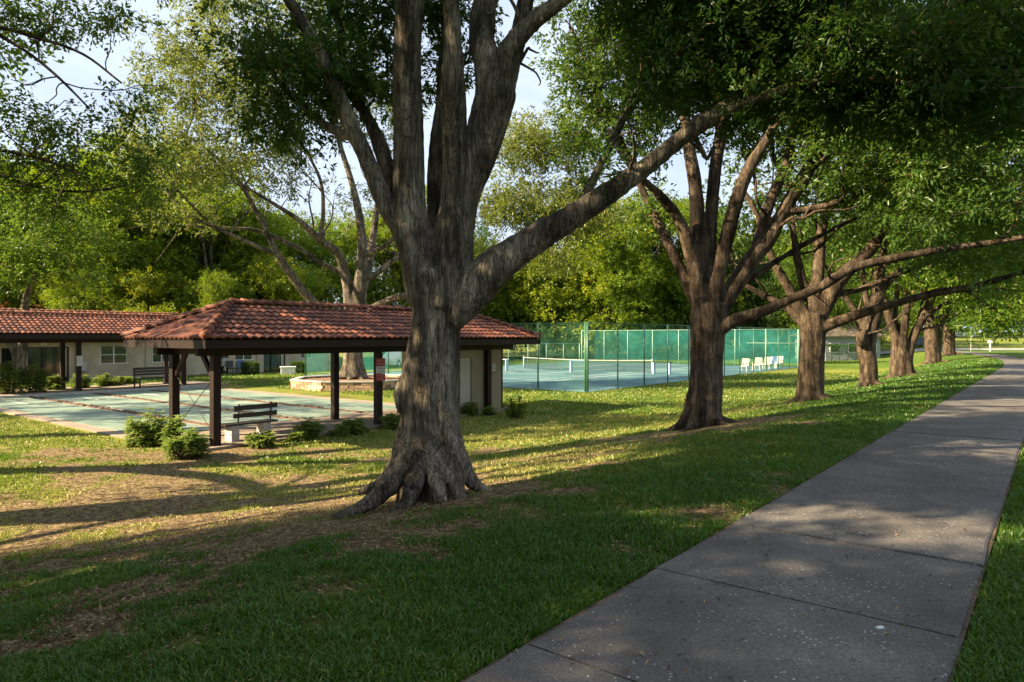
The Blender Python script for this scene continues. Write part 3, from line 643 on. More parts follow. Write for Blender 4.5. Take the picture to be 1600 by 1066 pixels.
b1 = [B(1180, 95, 8.4, 1.3, 1.3, .6, 42), B(1300, 60, 8.5, 1.4, 1.3, .6, 60), B(1430, 80, 8.0, 1.5, 1.4, .6, 64), B(1560, 70, 7.4, 1.3, 1.4, .7, 64), B(1240, 0, 8.6, 1.5, 1.5, .6, 60), B(1400, -60, 8.0, 2.4, 2.2, .9, 260), B(1250, -130, 8.5, 3.0, 3.0, 1.0, 320), B(1560, -40, 7.0, 2.0, 2.2, .8, 200), B(1480, 100, 7.2, 1.5, 1.2, .5, 64), B(1340, 100, 7.8, 1.3, 1.1, .45, 50), B(1210, 140, 8.1, .9, .8, .3, 20),  # blobs above the frame thickened to darken the leaves below
      B(1050, 140, 8.9, 1.0, .9, .75, 40), B(990, 260, 8.7, .9, .7, .5, 34), B(1070, 60, 9.2, 1.2, 1.2, .9, 60), B(960, 30, 9.4, .8, .8, .5, 14), B(1150, 60, 8.7, 1.2, 1.2, .9, 60),
      B(1540, 180, 7.2, 1.2, 1.0, .28, 30), B(1400, 165, 8.0, 1.3, .9, .2, 24), B(1290, 160, 8.4, .8, .6, .2, 12),
      B(480, 120, 9.0, .9, 1.0, .8, 46), B(420, 60, 9.0, .8, .9, .6, 26), B(560, 110, 9.6, .8, .8, .9, 46), B(590, 20, 9.6, .9, .8, .5, 34), B(700, 90, 9.8, .5, .5, .7, 16), B(720, 20, 9.8, .9, .8, .3, 22), B(880, 20, 9.2, .5, .6, .3, 10), B(450, 190, 9.2, .6, .6, .4, 14),
      B(700, -200, 9, 3.4, 2.6, 1.4, 130), B(300, -160, 9, 2.2, 2.2, .9, 40), B(1000, -170, 9, 2.6, 2.4, 1.2, 80)]
make_tree('oak_tree', 'massive oak before the near shelter, thick grey trunk splitting into tall stems', (x, y, z),
          L1+rt+burls, b1, (112, .19), (.088, .033), 'leaf_dark', 'bark_grey', 11, voxel=.026, bumpy=.014, mask=False, gate=.06, group=ROWG, twig_r=.009, wlimbs=L1, side=(3, 1.1))
# ---- T2
def row_tree(i, label, limbs, blobs, rr, sprig, leaf, lm, seed, voxel, bm='bark_brown', nroot=6, gate=0, mask=False):
    x, y = TREES[i]; z = g1(x, y)
    return make_tree('oak_tree', label, (x, y, z), limbs+roots(x, y, rr, nroot, seed), blobs, sprig, leaf, lm, bm, seed, voxel=voxel, bumpy=.012 if i < 3 else 0, group=ROWG, twig_r=.012, wlimbs=limbs, gate=gate, mask=mask, side=(3, (1.1, 2.0, 2.4, 2.8, 3, 4, 4)[i]))
Y = 16.1
L2 = [limb([(1097, 680, Y, 66), (1098, 650, Y, 56), (1102, 610, Y, 52), (1104, 560, Y, 50), (1106, 510, Y, 54), (1108, 475, Y, 54)]),
      limb([(1098, 500, Y, 30), (1088, 430, Y-.1, 24), (1063, 347, Y-.3, 17), (1027, 302, Y-.6, 13), (985, 260, Y-.9, 9), (950, 200, Y-1, 6)]),
      limb([(1092, 480, Y+.1, 20), (1056, 405, Y+.3, 15), (1012, 315, Y+.7, 12), (975, 230, Y+1, 10), (930, 130, Y+1.2, 8), (890, 40, Y+1.3, 5)]),
      limb([(1100, 490, Y, 34), (1094, 400, Y, 27), (1087, 300, Y, 21), (1077, 234, Y, 18), (1066, 150, Y+.1, 14), (1050, 60, Y+.1, 10), (1040, -40, Y, 7)]),
      limb([(1108, 480, Y+.1, 26), (1110, 360, Y+.2, 20), (1117, 270, Y+.2, 18), (1127, 203, Y+.2, 18), (1132, 120, Y+.3, 13), (1150, 20, Y+.3, 9), (1165, -70, Y+.3, 6)]),
      limb([(1112, 480, Y-.1, 30), (1122, 428, Y-.1, 24), (1144, 338, Y-.2, 21), (1167, 270, Y-.2, 19), (1200, 216, Y-.3, 17), (1236, 153, Y-.4, 15), (1275, 95, Y-.5, 11), (1330, 20, Y-.6, 8)]),
      limb([(1114, 490, Y, 34), (1140, 458, Y, 30), (1175, 405, Y, 26), (1202, 372, Y, 23), (1222, 333, Y, 20), (1265, 262, Y+.1, 20), (1302, 196, Y+.1, 17), (1338, 153, Y+.1, 13), (1390, 135, Y+.1, 9), (1450, 90, Y, 6)]),
      limb([(1180, 395, Y+.1, 18), (1205, 310, Y+.4, 16), (1228, 262, Y+.5, 14), (1240, 200, Y+.7, 10), (1280, 120, Y+.9, 7)]),
      limb([(1112, 520, Y-.1, 34), (1132, 508, Y-.2, 24), (1152, 499, Y-.3, 20), (1195, 486, Y-.6, 16), (1240, 466, Y-.9, 14), (1281, 449, Y-1.2, 14), (1330, 420, Y-1.5, 14), (1380, 407, Y-1.7, 13), (1470, 390, Y-2, 11), (1540, 381, Y-2.2, 10), (1600, 370, Y-2.4, 9), (1700, 345, Y-2.6, 6)]),
      limb([(1222, 333, Y, 12), (1290, 322, Y-.2, 10), (1370, 290, Y-.5, 8), (1450, 250, Y-.8, 6)]),
      limb([(1140, 455, Y+.2, 14), (1180, 430, Y+.6, 10), (1260, 380, Y+1, 8), (1340, 340, Y+1.2, 6)]),
      limb([(1267, 261, Y, 9), (1310, 235, Y-.2, 8), (1370, 200, Y-.4, 6), (1460, 180, Y-.6, 5)])]
b2 = [B(1010, 130, 17, 2.2, 1.6, 1.6, 100), B(930, 110, 17.2, 1.5, 1.3, 1.4, 60), B(950, 20, 17.2, 1.8, 1.3, .9, 50), B(920, 210, 17.2, .9, .8, .5, 16), B(1150, 60, 16.5, 2.6, 2.2, 1.4, 90), B(1300, 130, 16, 2.4, 2.2, 1.6, 90), B(1420, 130, 15.5, 2.2, 2.2, 1.4, 90), B(1400, 250, 15.3, 2.6, 1.8, 1.0, 90),
      B(1540, 280, 14.6, 2.2, 2, 1.1, 90), B(1240, 210, 17.2, 1.4, 1.0, 1.0, 26), B(1000, 210, 16.5, 1.0, 1, .7, 16), B(1020, 330, 16.8, .8, .8, .7, 10), B(1580, 160, 14.5, 2.0, 2, 1.2, 60), B(1500, 340, 14.2, 1.8, 1.2, .4, 26), B(1170, 180, 17.4, 1.6, 1, 1.2, 30), B(1300, 300, 16.6, 1.4, 1.2, .6, 26),
      B(1200, -160, 16, 5, 3.5, 2.2, 120), B(1500, -60, 15, 3.5, 3, 2, 90)]
row_tree(1, 'second oak from the camera, slender rising stems above the tennis fence', L2, b2, .40, (84, .27), (.14, .055), 'leaf_row', 22, .036, gate=.0)
# ---- T3
Y = 21.8
L3 = [limb([(1265, 640, Y, 48), (1266, 610, Y, 40), (1268, 570, Y, 37), (1270, 520, Y, 38), (1272, 490, Y, 40)]),
      limb([(1278, 500, Y, 26), (1312, 436, Y-.1, 22), (1355, 396, Y-.2, 18), (1384, 355, Y-.3, 14), (1420, 290, Y-.4, 10), (1470, 240, Y-.5, 7)]),
      limb([(1275, 515, Y-.1, 22), (1302, 505, Y-.3, 17), (1340, 492, Y-.6, 15), (1392, 476, Y-1, 13), (1457, 459, Y-1.5, 11), (1525, 447, Y-2, 10), (1600, 425, Y-2.5, 8), (1700, 400, Y-3, 5)]),
      limb([(1268, 500, Y, 22), (1278, 430, Y+.1, 18), (1284, 360, Y+.2, 15), (1300, 290, Y+.2, 10), (1320, 220, Y+.3, 7)]),
      limb([(1262, 500, Y, 20), (1235, 455, Y, 15), (1205, 400, Y-.1, 12), (1180, 330, Y-.2, 9), (1150, 280, Y-.2, 6)]),
      limb([(1260, 510, Y+.2, 16), (1228, 480, Y+.5, 12), (1180, 455, Y+.9, 9), (1140, 430, Y+1.2, 6)]),
      limb([(1300, 460, Y+.3, 12), (1345, 452, Y+.4, 9), (1400, 430, Y+.5, 8), (1480, 400, Y+.5, 5)]),
      limb([(1262, 470, Y+.2, 14), (1245, 400, Y+.3, 12), (1236, 330, Y+.4, 9), (1230, 250, Y+.5, 6)])]
b3 = [B(1200, 300, 22.5, 2.0, 1.8, 1.4, 30), B(1330, 230, 22, 3, 2.2, 1.8, 70), B(1440, 280, 21, 2.8, 2.2, 1.6, 80), B(1560, 330, 20, 2.8, 2.2, 1.5, 80), B(1480, 200, 21, 3, 2.4, 1.6, 70), B(1300, 130, 22, 4, 3, 2.2, 80), B(1560, 400, 19.6, 2.2, 1.5, .6, 26), B(1150, 350, 23, 1.6, 1.4, 1.0, 18), B(1400, 340, 22.6, 1.8, 1.4, .8, 26)]
row_tree(2, 'third oak of the row, right of the white chairs, low limb crossing right', L3, b3, .36, (77, .33), (.17, .07), 'leaf_row', 33, .045)
# ---- T4
Y = 28
L4 = [limb([(1356, 618, Y, 32), (1357, 595, Y, 28), (1357, 570, Y, 26), (1353, 545, Y, 28), (1356, 520, Y, 28), (1366, 492, Y, 24), (1371, 465, Y, 21), (1374, 430, Y, 16), (1384, 370, Y, 12), (1395, 300, Y, 8)]),
      limb([(1346, 540, Y-.3, 12), (1345, 528, Y-.4, 14), (1349, 516, Y-.3, 11)]),
      limb([(1352, 510, Y, 14), (1335, 485, Y, 10), (1305, 440, Y, 7), (1280, 400, Y, 5)]),
      limb([(1372, 460, Y, 12), (1400, 430, Y, 10), (1450, 390, Y-.3, 7), (1500, 360, Y-.5, 5)]),
      limb([(1362, 500, Y, 12), (1352, 460, Y, 9), (1346, 400, Y, 7), (1335, 340, Y, 5)])]
b4 = [B(1380, 330, 28, 3.2, 2.5, 2, 70), B(1480, 330, 27, 3.2, 2.5, 1.8, 80), B(1300, 360, 28.5, 2.2, 2, 1.4, 34), B(1560, 390, 26, 2.8, 2, 1.2, 60)]
row_tree(3, 'fourth oak of the row, short pale trunk with a dark burl on its left side', L4, b4, .32, (63, .4), (.22, .09), 'leaf_row', 44, .05)
# ---- T5 multi stem
Y = 35
L5 = [limb([(1410, 600, Y, 40), (1409, 580, Y, 36), (1407, 560, Y, 30), (1400, 530, Y, 15), (1390, 500, Y, 12), (1380, 460, Y, 9), (1375, 400, Y, 6)]),
      limb([(1408, 580, Y-.1, 22), (1409, 545, Y-.1, 15), (1413, 510, Y, 13), (1418, 470, Y, 11), (1425, 420, Y, 9), (1430, 350, Y, 6)]),
      limb([(1414, 580, Y, 22), (1420, 550, Y, 15), (1430, 520, Y, 13), (1446, 490, Y, 12), (1462, 455, Y, 9), (1490, 400, Y, 6)]),
      limb([(1412, 575, Y+.2, 18), (1425, 535, Y+.3, 12), (1440, 495, Y+.3, 10), (1445, 450, Y+.3, 8), (1450, 390, Y, 5)]),
      limb([(1405, 560, Y+.2, 12), (1398, 500, Y+.3, 9), (1402, 450, Y+.3, 8), (1400, 390, Y, 5)]),
      limb([(1440, 500, Y-.2, 9), (1470, 478, Y-.5, 7), (1510, 462, Y-1, 6), (1560, 450, Y-1.5, 4)])]
b5 = [B(1430, 400, 35, 3.6, 3, 2, 70), B(1500, 400, 34, 3.5, 3, 1.8, 80), B(1380, 370, 36, 2.8, 2.4, 1.6, 40), B(1570, 440, 32, 2.8, 2, 1.0, 50), B(1530, 340, 33, 4, 3, 2, 70)]
row_tree(4, 'fifth oak of the row with several dark stems fanning up from a wide root flare', L5, b5, .46, (56, .5), (.26, .11), 'leaf_mid', 55, .055, nroot=8)
# ---- T6, T7
Y = 55
L6 = [limb([(1458, 572, Y, 26), (1458, 555, Y, 22), (1456, 535, Y, 21), (1455, 515, Y, 20), (1450, 490, Y, 12), (1440, 455, Y, 8), (1430, 410, Y, 5)]),
      limb([(1461, 560, Y, 16), (1465, 525, Y, 14), (1468, 500, Y, 12), (1475, 475, Y, 9), (1480, 440, Y, 6)]),
      limb([(1466, 505, Y, 10), (1485, 488, Y-1, 8), (1510, 470, Y-2, 7), (1540, 463, Y-3, 6), (1565, 470, Y-4, 4), (1585, 485, Y-4.5, 3)]),
      limb([(1466, 495, Y, 9), (1490, 472, Y-.5, 7), (1520, 455, Y-1, 6), (1560, 445, Y-2, 4)])]
b6 = [B(1470, 440, 55, 5, 4, 2.6, 80), B(1540, 450, 52, 4.5, 4, 1.8, 80), B(1560, 495, 50, 3, 2.5, .9, 46), B(1580, 420, 50, 4.5, 4, 2, 60)]
row_tree(5, 'sixth oak of the row, twin pale stems with limbs arching toward the path bend', L6, b6, .45, (49, .7), (.34, .15), 'leaf_mid', 66, None)
Y = 66
L7 = [limb([(1484, 562, Y, 20), (1483, 548, Y, 17), (1483, 525, Y, 16), (1486, 505, Y, 15), (1498, 485, Y, 9), (1520, 465, Y, 6)]),
      limb([(1482, 515, Y, 10), (1474, 490, Y, 8), (1465, 465, Y, 5)])]
b7 = [B(1500, 470, 66, 5, 4, 2.4, 70), B(1550, 490, 62, 4.5, 4, 1.5, 70), B(1530, 440, 66, 6, 4, 2.6, 70)]
row_tree(6, 'farthest oak of the row, small round trunk just before the street', L7, b7, .45, (49, .8), (.38, .17), 'leaf_dark', 77, None)
# ---- oak in the planter
Y = 38.; bx, by = -8.85, 38.; bz = -1.1+.4
LB = [limb([(552, 590, Y, 46), (552, 570, Y, 34), (551, 550, Y, 31), (550, 520, Y, 30), (552, 490, Y, 34)]),
      limb([(548, 500, Y, 22), (545, 460, Y, 18), (538, 425, Y, 15), (527, 395, Y-.5, 13), (500, 375, Y-1, 12), (468, 345, Y-2, 9), (430, 320, Y-3, 7), (380, 290, Y-4, 5)]),
      limb([(556, 500, Y, 26), (562, 460, Y, 22), (565, 420, Y, 20), (566, 380, Y, 15), (560, 330, Y, 13), (548, 280, Y, 10), (530, 220, Y, 8), (520, 150, Y, 6), (500, 70, Y, 4)]),
      limb([(562, 465, Y, 16), (575, 420, Y+.5, 14), (583, 370, Y+1, 12), (590, 320, Y+1.5, 9), (600, 250, Y+2, 7)]),
      limb([(565, 495, Y, 18), (590, 478, Y-.5, 13), (620, 465, Y-1, 12), (660, 455, Y-2, 9), (740, 420, Y-3, 8), (790, 400, Y-3, 6), (850, 390, Y-3, 4)]),
      limb([(545, 520, Y, 20), (510, 490, Y-1, 14), (478, 460, Y-1.5, 14), (455, 430, Y-2, 13), (435, 400, Y-2.5, 12), (420, 370, Y-3, 9), (400, 330, Y-3.5, 8), (370, 280, Y-4, 7), (320, 230, Y-5, 5), (270, 200, Y-6, 4)]),
      limb([(540, 430, Y, 10), (500, 410, Y-.5, 8), (460, 385, Y-1, 8), (400, 360, Y-2, 7), (340, 355, Y-3, 6), (290, 330, Y-4, 5), (250, 290, Y-4, 4)]),
      limb([(565, 400, Y, 11), (600, 385, Y-.5, 8), (640, 350, Y-1, 7), (700, 330, Y-1, 5)]),
      limb([(562, 440, Y, 12), (585, 430, Y, 10), (610, 410, Y, 9), (640, 395, Y, 7)]),
      limb([(500, 375, Y-1, 8), (505, 330, Y-1, 7), (500, 280, Y-1, 6), (470, 220, Y-1, 5), (440, 150, Y-1, 4)]),
      limb([(435, 400, Y-2.5, 8), (380, 375, Y-4, 7), (330, 350, Y-5, 6), (280, 300, Y-6, 5), (230, 250, Y-6, 4)])]
bB = [B(300, 90, 33, 2.8, 2.5, 2.2, 70), B(340, 170, 33, 3.8, 3, 2.6, 120), B(260, 230, 32, 2.5, 2.5, 1.6, 50), B(430, 130, 37, 3.2, 3, 2.8, 90), B(520, 110, 39, 3.5, 3, 3, 90), B(420, 230, 35, 3, 2.6, 1.8, 60), B(330, 270, 32, 2.6, 2.5, 1.2, 40), B(600, 180, 39, 3, 3, 2.4, 60),
      B(290, 340, 33, 1.8, 2, .8, 16), B(560, 310, 39, 2, 2, 1.4, 14), B(800, 320, 35, 2.2, 2, 1.4, 90), B(800, 230, 36, 2.0, 2, 1.4, 60), B(870, 340, 35, 2, 2, 1.2, 60), B(870, 220, 35, 2.2, 2, 1.5, 80), B(930, 330, 34, 2, 2, 1.0, 44), B(890, 290, 35, 1.8, 1.8, 1.0, 40), B(470, 30, 38, 5, 4, 2.2, 100), B(340, 20, 36, 2.6, 2.4, 1.6, 40), B(860, 400, 34, 1.8, 1.8, .9, 24), B(740, 400, 35, 1.8, 1.6, .7, 16), B(450, 300, 36, 1.6, 1.6, .8, 10)]
make_tree('oak_tree', 'spreading oak growing inside the round block planter behind the near shelter', (bx, by, bz), LB+roots(bx, by, .55, 7, 88, z0=-.72), bB, (70, .45), (.20, .08), 'leaf_pale', 'bark_grey', 88, voxel=.06, twig_r=.016, wlimbs=LB, side=(4, 3.4))
# ---- tree in front of the beige building
Y = 40.; 
LC = [limb([(32, 600, Y, 26), (30, 575, Y, 19), (30, 560, Y, 18)]), limb([(29, 570, Y, 13), (22, 550, Y, 9), (12, 530, Y, 7), (0, 490, Y, 6), (-20, 440, Y, 5)]), limb([(31, 570, Y, 15), (34, 545, Y, 15), (38, 510, Y, 12), (40, 470, Y, 10), (60, 420, Y, 7), (80, 370, Y, 5)])]
bC = [B(40, 410, 40, 3, 2.5, 1.6, 60), B(100, 370, 40, 3, 2.5, 1.6, 50), B(-30, 390, 40, 3.5, 3, 1.8, 60), B(60, 330, 40, 3, 2.5, 1.4, 40), B(120, 430, 40, 1.8, 1.8, .8, 16)]
make_tree('oak_tree', 'short forked tree seen under the far shelter roof in front of the dark glass door', (at(32, 597, Y)), LC, bC, (56, .5), (.24, .10), 'leaf_mid', 'bark_grey', 99, twig_r=.016)
# ---- oak just left of the frame whose thin branches hang into the top left corner
L0b = (-15.5, 12.5, -1.1); Y = 12.
LD = [wl([(-15.5, 12.5, -1.3, .5), (-15.4, 12.5, .5, .42), (-15.2, 12.4, 2.4, .40), (-14.6, 12.2, 4.2, .34)]),
      wl([(-14.9, 12.3, 3.6, .26), (-13.2, 12, 5.6, .18), (-11.5, 12, 7.2, .10), (-10.2, 12, 7.9, .06)]),
      limb([(-120, 90, 12, 14), (-20, 45, 12, 7), (60, 60, 12, 5.5), (130, 85, 12, 4), (190, 130, 12, 3)]),
      limb([(-20, 45, 12, 6), (40, 80, 12, 5), (90, 120, 12, 4.2), (140, 170, 12, 3)]),
      limb([(-220, 190, 12.5, 20), (-60, 250, 12.5, 9), (30, 285, 12.5, 6), (120, 300, 12.5, 4), (200, 290, 12.5, 3)]),
      limb([(-60, 230, 12.2, 9), (0, 235, 12.2, 6), (70, 250, 12.2, 5), (140, 280, 12.2, 3)]),
      wl([(-15, 12.3, 3.4, .26), (-16, 10, 6, .2), (-17, 7, 8, .12)]), wl([(-14.8, 12.3, 4, .28), (-15, 13.5, 7, .2), (-14.5, 14, 10, .1)])]
bD = [B(30, 20, 12, 1.1, 1, .3, 44), B(150, 15, 12, .8, 1, .3, 28), ((-12, 11, 11.5), (4.2, 3.2, 2.0), 320), ((-14, 8.5, 8.5), (3.2, 3, 1.6), 200), ((-15, 14, 10.5), (4, 3.5, 2.2), 240), ((-9, 13.5, 12.5), (3.5, 3, 1.6), 220), ((-6, 16, 13.8), (4.5, 3, 1.4), 200), B(180, 150, 12, .9, 1, .6, 44), B(60, 190, 12.4, 1.0, 1, .3, 16), B(30, 250, 12.5, 1.2, 1.2, .5, 34), B(140, 250, 12.4, 1.2, 1.2, .55, 36), B(60, 310, 12.5, 1.2, 1.2, .4, 22), B(200, 310, 12.5, .9, 1, .5, 18), B(20, 180, 12.5, .5, .8, .3, 10), B(230, 240, 12.4, .6, .8, .5, 8)]  # high blobs above the frame are added to shade the lawn
make_tree('oak_tree', 'oak at the left edge whose thin leafy branches hang against the pale sky', L0b, LD, bD, (63, .20), (.10, .042), 'leaf_row', 'bark_brown', 111, mask=True, twig_r=.007, side=(4, 1.6))
# ---- big trees added outside the view for shade, crowns cut open where sun patches fall
def shade_tree(base, hgt, rx, ry, n, seed, label):
    x, y = base; z = g1(x, y); rs = np.random.default_rng(seed)
    trunk = wl([(x, y, z-.2, .55), (x+.1, y, z+1.5, .45), (x, y+.1, z+3.2, .42)])
    Ls = [trunk]
    for k in range(6):
        a = k*1.05+rs.random(); r = .55+.3*rs.random()
        Ls.append(wl([(x, y, z+2.8, .26), (x+math.cos(a)*rx*.35*r, y+math.sin(a)*ry*.35*r, z+hgt*.45, .17), (x+math.cos(a)*rx*r, y+math.sin(a)*ry*r, z+hgt*.66, .07)]))
    return make_tree('oak_tree', label, (x, y, z), Ls, [((x, y, z+hgt*.66), (rx, ry, hgt*.34), n)], (49, .42), (.24, .11), 'leaf_mid', 'bark_grey', seed, mask=True, twig_r=.02)
shade_tree((-16, 3.0), 11, 7.0, 6.5, 620, 201, 'unseen shade oak left of the view nearest the path')
shade_tree((-14, -3.0), 18, 7.5, 6.5, 1250, 202, 'tall unseen shade oak left of the camera')
shade_tree((-9.5, 4.0), 18, 6.5, 6.0, 1250, 205, 'tall unseen shade oak just outside the left edge of the view')
shade_tree((-13.5, 8.6), 17, 5.0, 4.2, 330, 207, 'tall unseen shade oak outside the left edge level with the massive oak')
shade_tree((-17.5, 17.5), 21, 5.0, 4.6, 420, 208, 'tallest unseen shade oak outside the left edge near the courts')
shade_tree((-24, -1.0), 17, 7.5, 7.0, 700, 203, 'unseen shade oak farther left beyond the first one')
shade_tree((-31, 21.0), 16, 7, 7.0, 420, 206, 'unseen shade oak outside the left edge beside the shuffleboard courts')
shade_tree((-2, -9.0), 14, 6.5, 6.0, 600, 204, 'unseen shade oak behind the camera beside the path')
# ---------------------------------------------------------------- background trees (three crown kinds, copied)
def generic(seed, h, rx, lm, bm='bark_grey', n=360, lf=(.27, .13)):
    rs = np.random.default_rng(seed); Ls = [wl([(0, 0, -.3, .42), (.1, 0, 1.5, .32), (0, .1, 3.2, .28), (.1, 0, h*.55, .18), (0, 0, h*.8, .06)])]
    blobs = []
    for k in range(8):
        a = k*.785*1.3+rs.random(); q = rx*(.45+.4*rs.random()); hz = h*(.42+.4*rs.random())
        Ls.append(wl([(0, 0, h*.2, .2), (math.cos(a)*q*.4, math.sin(a)*q*.4, hz*.75, .12), (math.cos(a)*q, math.sin(a)*q, hz, .05)]))
        blobs.append(((math.cos(a)*q, math.sin(a)*q, hz), (rx*.42, rx*.42, h*.13), n//9))
    blobs.append(((0, 0, h*.2), (rx*.85, rx*.85, h*.13), n//5)); blobs.append(((0, 0, h*.82), (rx*.55, rx*.55, h*.16), n//6)); blobs.append(((0, 0, h*.40), (rx*.9, rx*.9, h*.16), n//4))
    V, fs = wood_mesh(Ls, None); tw, LV, LQ, ti = grow(Ls, blobs, (91, .55), lf, seed, twig_r=.02)
    e = empty('broadleaf_tree', (0, 0, 0))
    fs.append(np.concatenate(tw.q)+len(V)); V = np.concatenate([V]+tw.v); raw('trunk', V, fs, M[bm], e, smooth=True)
    raw('crown', LV, LQ, M[lm], e, attr={'tint': ti}); return e
kinds = {'m': generic(301, 18, 7, 'leaf_mid'), 'b': generic(302, 17, 6.5, 'leaf_bright'), 'y': generic(303, 12, 5.6, 'leaf_yellow'), 'd': generic(304, 17, 7, 'leaf_dark')}
used = set()
BT = [  # px, Y, kind, scale, label
 (-60, 60, 'b', 1.3, 'leafy tree at the far left edge behind the beige building'),
 (60, 63, 'b', 1.2, 'bright tree behind the left part of the tiled roofs'),
 (175, 60, 'b', 1.05, 'dark tree above the middle of the far shelter roof'),
 (250, 64, 'b', 1.25, 'mid green tree behind the right end of the far shelter'),
 (330, 62, 'b', .95, 'tree behind the peak of the near shelter roof'),
 (410, 68, 'b', 1.0, 'bright tree seen between the limbs of the planter oak'),
 (480, 76, 'b', 1.05, 'distant tree left of the planter oak trunk'),
 (600, 84, 'b', 1.1, 'bright distant tree right of the planter oak trunk'),
 (700, 90, 'm', .85, 'distant tree directly behind the massive oak trunk'),
 (770, 92, 'y', 1.25, 'yellow green tree just right of the massive oak trunk'),
 (850, 90, 'y', 1.35, 'tallest yellow green tree above the tennis fence corner'),
 (920, 97, 'b', 1.0, 'bright tree left of the teal screened fence'),
 (985, 95, 'y', 1.1, 'yellow green tree over the teal screened fence'),
 (1050, 98, 'b', .85, 'bright tree left of the second row oak'),
 (1130, 94, 'm', .95, 'tree behind the right half of the teal fence'),
 (1200, 90, 'd', .9, 'dark tree behind the white chairs corner'),
 (1290, 84, 'm', .95, 'tree behind the third row oak'),
 (1360, 96, 'b', .85, 'bright tree behind the burl oak'),
 (1425, 118, 'y', .8, 'small yellow green tree beyond the parked dark car'),
 (1080, 92, 'b', 1.15, 'tall bright tree above the middle of the teal fence'),
 (1170, 100, 'y', 1.7, 'tall yellow green tree left of the third row oak'),
 (960, 84, 'b', .95, 'bright tree rising over the fence left of the second row oak'),
 (1330, 104, 'b', 1.2, 'tall bright tree behind the burl oak and third oak'),
 (1260, 96, 'y', 1.5, 'yellow green tree directly behind the third row oak'),
 (1450, 135, 'b', 1.1, 'bright tree right of the fifth row oak'),
 (120, 66, 'b', 1.0, 'bright tree behind the red leaved bushes'),
 (380, 72, 'y', 1.2, 'yellow green tree above the near shelter roof peak'),
 (905, 88, 'y', 1.75, 'very tall yellow green tree right of the massive oak limb'),
 (1010, 92, 'b', 1.3, 'very tall bright tree just left of the second row oak'),
 (640, 86, 'b', 1.2, 'very tall bright tree behind the massive oak stems'),
 (135, 54, 'b', .55, 'small bright tree between the far shelter and the tall trees'),
 (235, 56, 'y', .75, 'small yellow green tree behind the far shelter right end'),
 (335, 57, 'b', .5, 'small bright tree behind the near shelter roof peak'),
 (425, 62, 'y', .85, 'small yellow green tree left of the planter oak'),
 (740, 104, 'd', 1.15, 'dark tree showing between yellow green crowns'),
 (1010, 108, 'd', 1.0, 'dark tree behind the yellow green crowns'),
 (1240, 112, 'm', 1.0, 'far tree above the white chairs'),
 (60, 78, 'm', 1.35, 'tall tree farther behind on the left'),
 (300, 82, 'b', 1.1, 'tall bright tree farther behind the shelters'),
 (190, 80, 'b', 1.15, 'tall bright tree behind the dark one on the left'),
 (-150, 70, 'd', 1.2, 'dark tree outside the left edge'),
 (1480, 190, 'm', 1.1, 'far hillside tree above the parked white van'),
 (1560, 175, 'd', 1.0, 'far hillside tree near the right edge'),
 (1640, 160, 'm', 1.1, 'far hillside tree at the right edge'),
 (1400, 150, 'm', 1.1, 'far tree between the fifth and sixth row oaks')]
for i, (px, Y, k, s, lab) in enumerate(BT):
    src = kinds[k]; e = src if k not in used else copy_tree(src); used.add(k)
    x = (px-800)/F*Y; e.location = (x, Y, g1(x, Y)-.1); e.rotation_euler = (0, 0, i*2.1); e.scale = (s, s, s*(.92+.04*(i % 5)))
    tag(e, lab, 'tree', 'trees behind the buildings and courts')
# ---------------------------------------------------------------- tiled roofs
def tile_slope(mb, tints, A, Bp, C, D, per=.225, row=.31, seed=0):
    """A,B eave ends; D,C ridge ends (above A and B). barrel tiles run from eave to ridge"""
    A, Bp, C, D = [np.array(p, float) for p in (A, Bp, C, D)]
    ex = (Bp-A); L = np.linalg.norm(ex); ex /= L; up = D-A; up = up-ex*np.dot(up, ex); W = np.linalg.norm(up); up /= W; nn = np.cross(ex, up)
    d0 = np.dot(D-A, ex); c0 = np.dot(C-A, ex)
    st = per/8; nxs = int(L/st)+1; E = np.linspace(0, L, nxs); nrow = max(1, int(round(W/row)))
    rs = np.random.default_rng(seed)
    rows = []
    for r in range(nrow):
        t0 = W*r/nrow; t1 = W*(r+1)/nrow
        for t, lift in ((t0, .045), (t1+.01, .008)):
            e0 = d0*min(t/W, 1); e1 = L+(c0-L)*min(t/W, 1)
            e = np.clip(E, e0, e1); ph = (e/per) % 1
            h = .043*np.abs(np.sin(np.pi*ph))**.8+lift
            rows.append(A+e[:, None]*ex+up*t+nn*h[:, None])
    # front lip under the first row
    e = E; rows_l = A+e[:, None]*ex+nn*0.0
    for r in range(nrow):
        a, b = rows[2*r], rows[2*r+1]; V = np.concatenate([a, b]); n = len(a); i = np.arange(n-1)
        tt = rs.random(int(L/per)+2); tv = tt[(E/per).astype(int)]*.8+.1
        mb.add(V, np.stack([i, i+1, i+n+1, i+n], 1)); tints.append(np.concatenate([tv, tv]))
        # step face down
        low = a-nn*np.full((n, 1), .045); V = np.concatenate([low, a]); mb.add(V, np.stack([i, i+1, i+n+1, i+n], 1)); tints.append(np.concatenate([tv, tv])*.8)
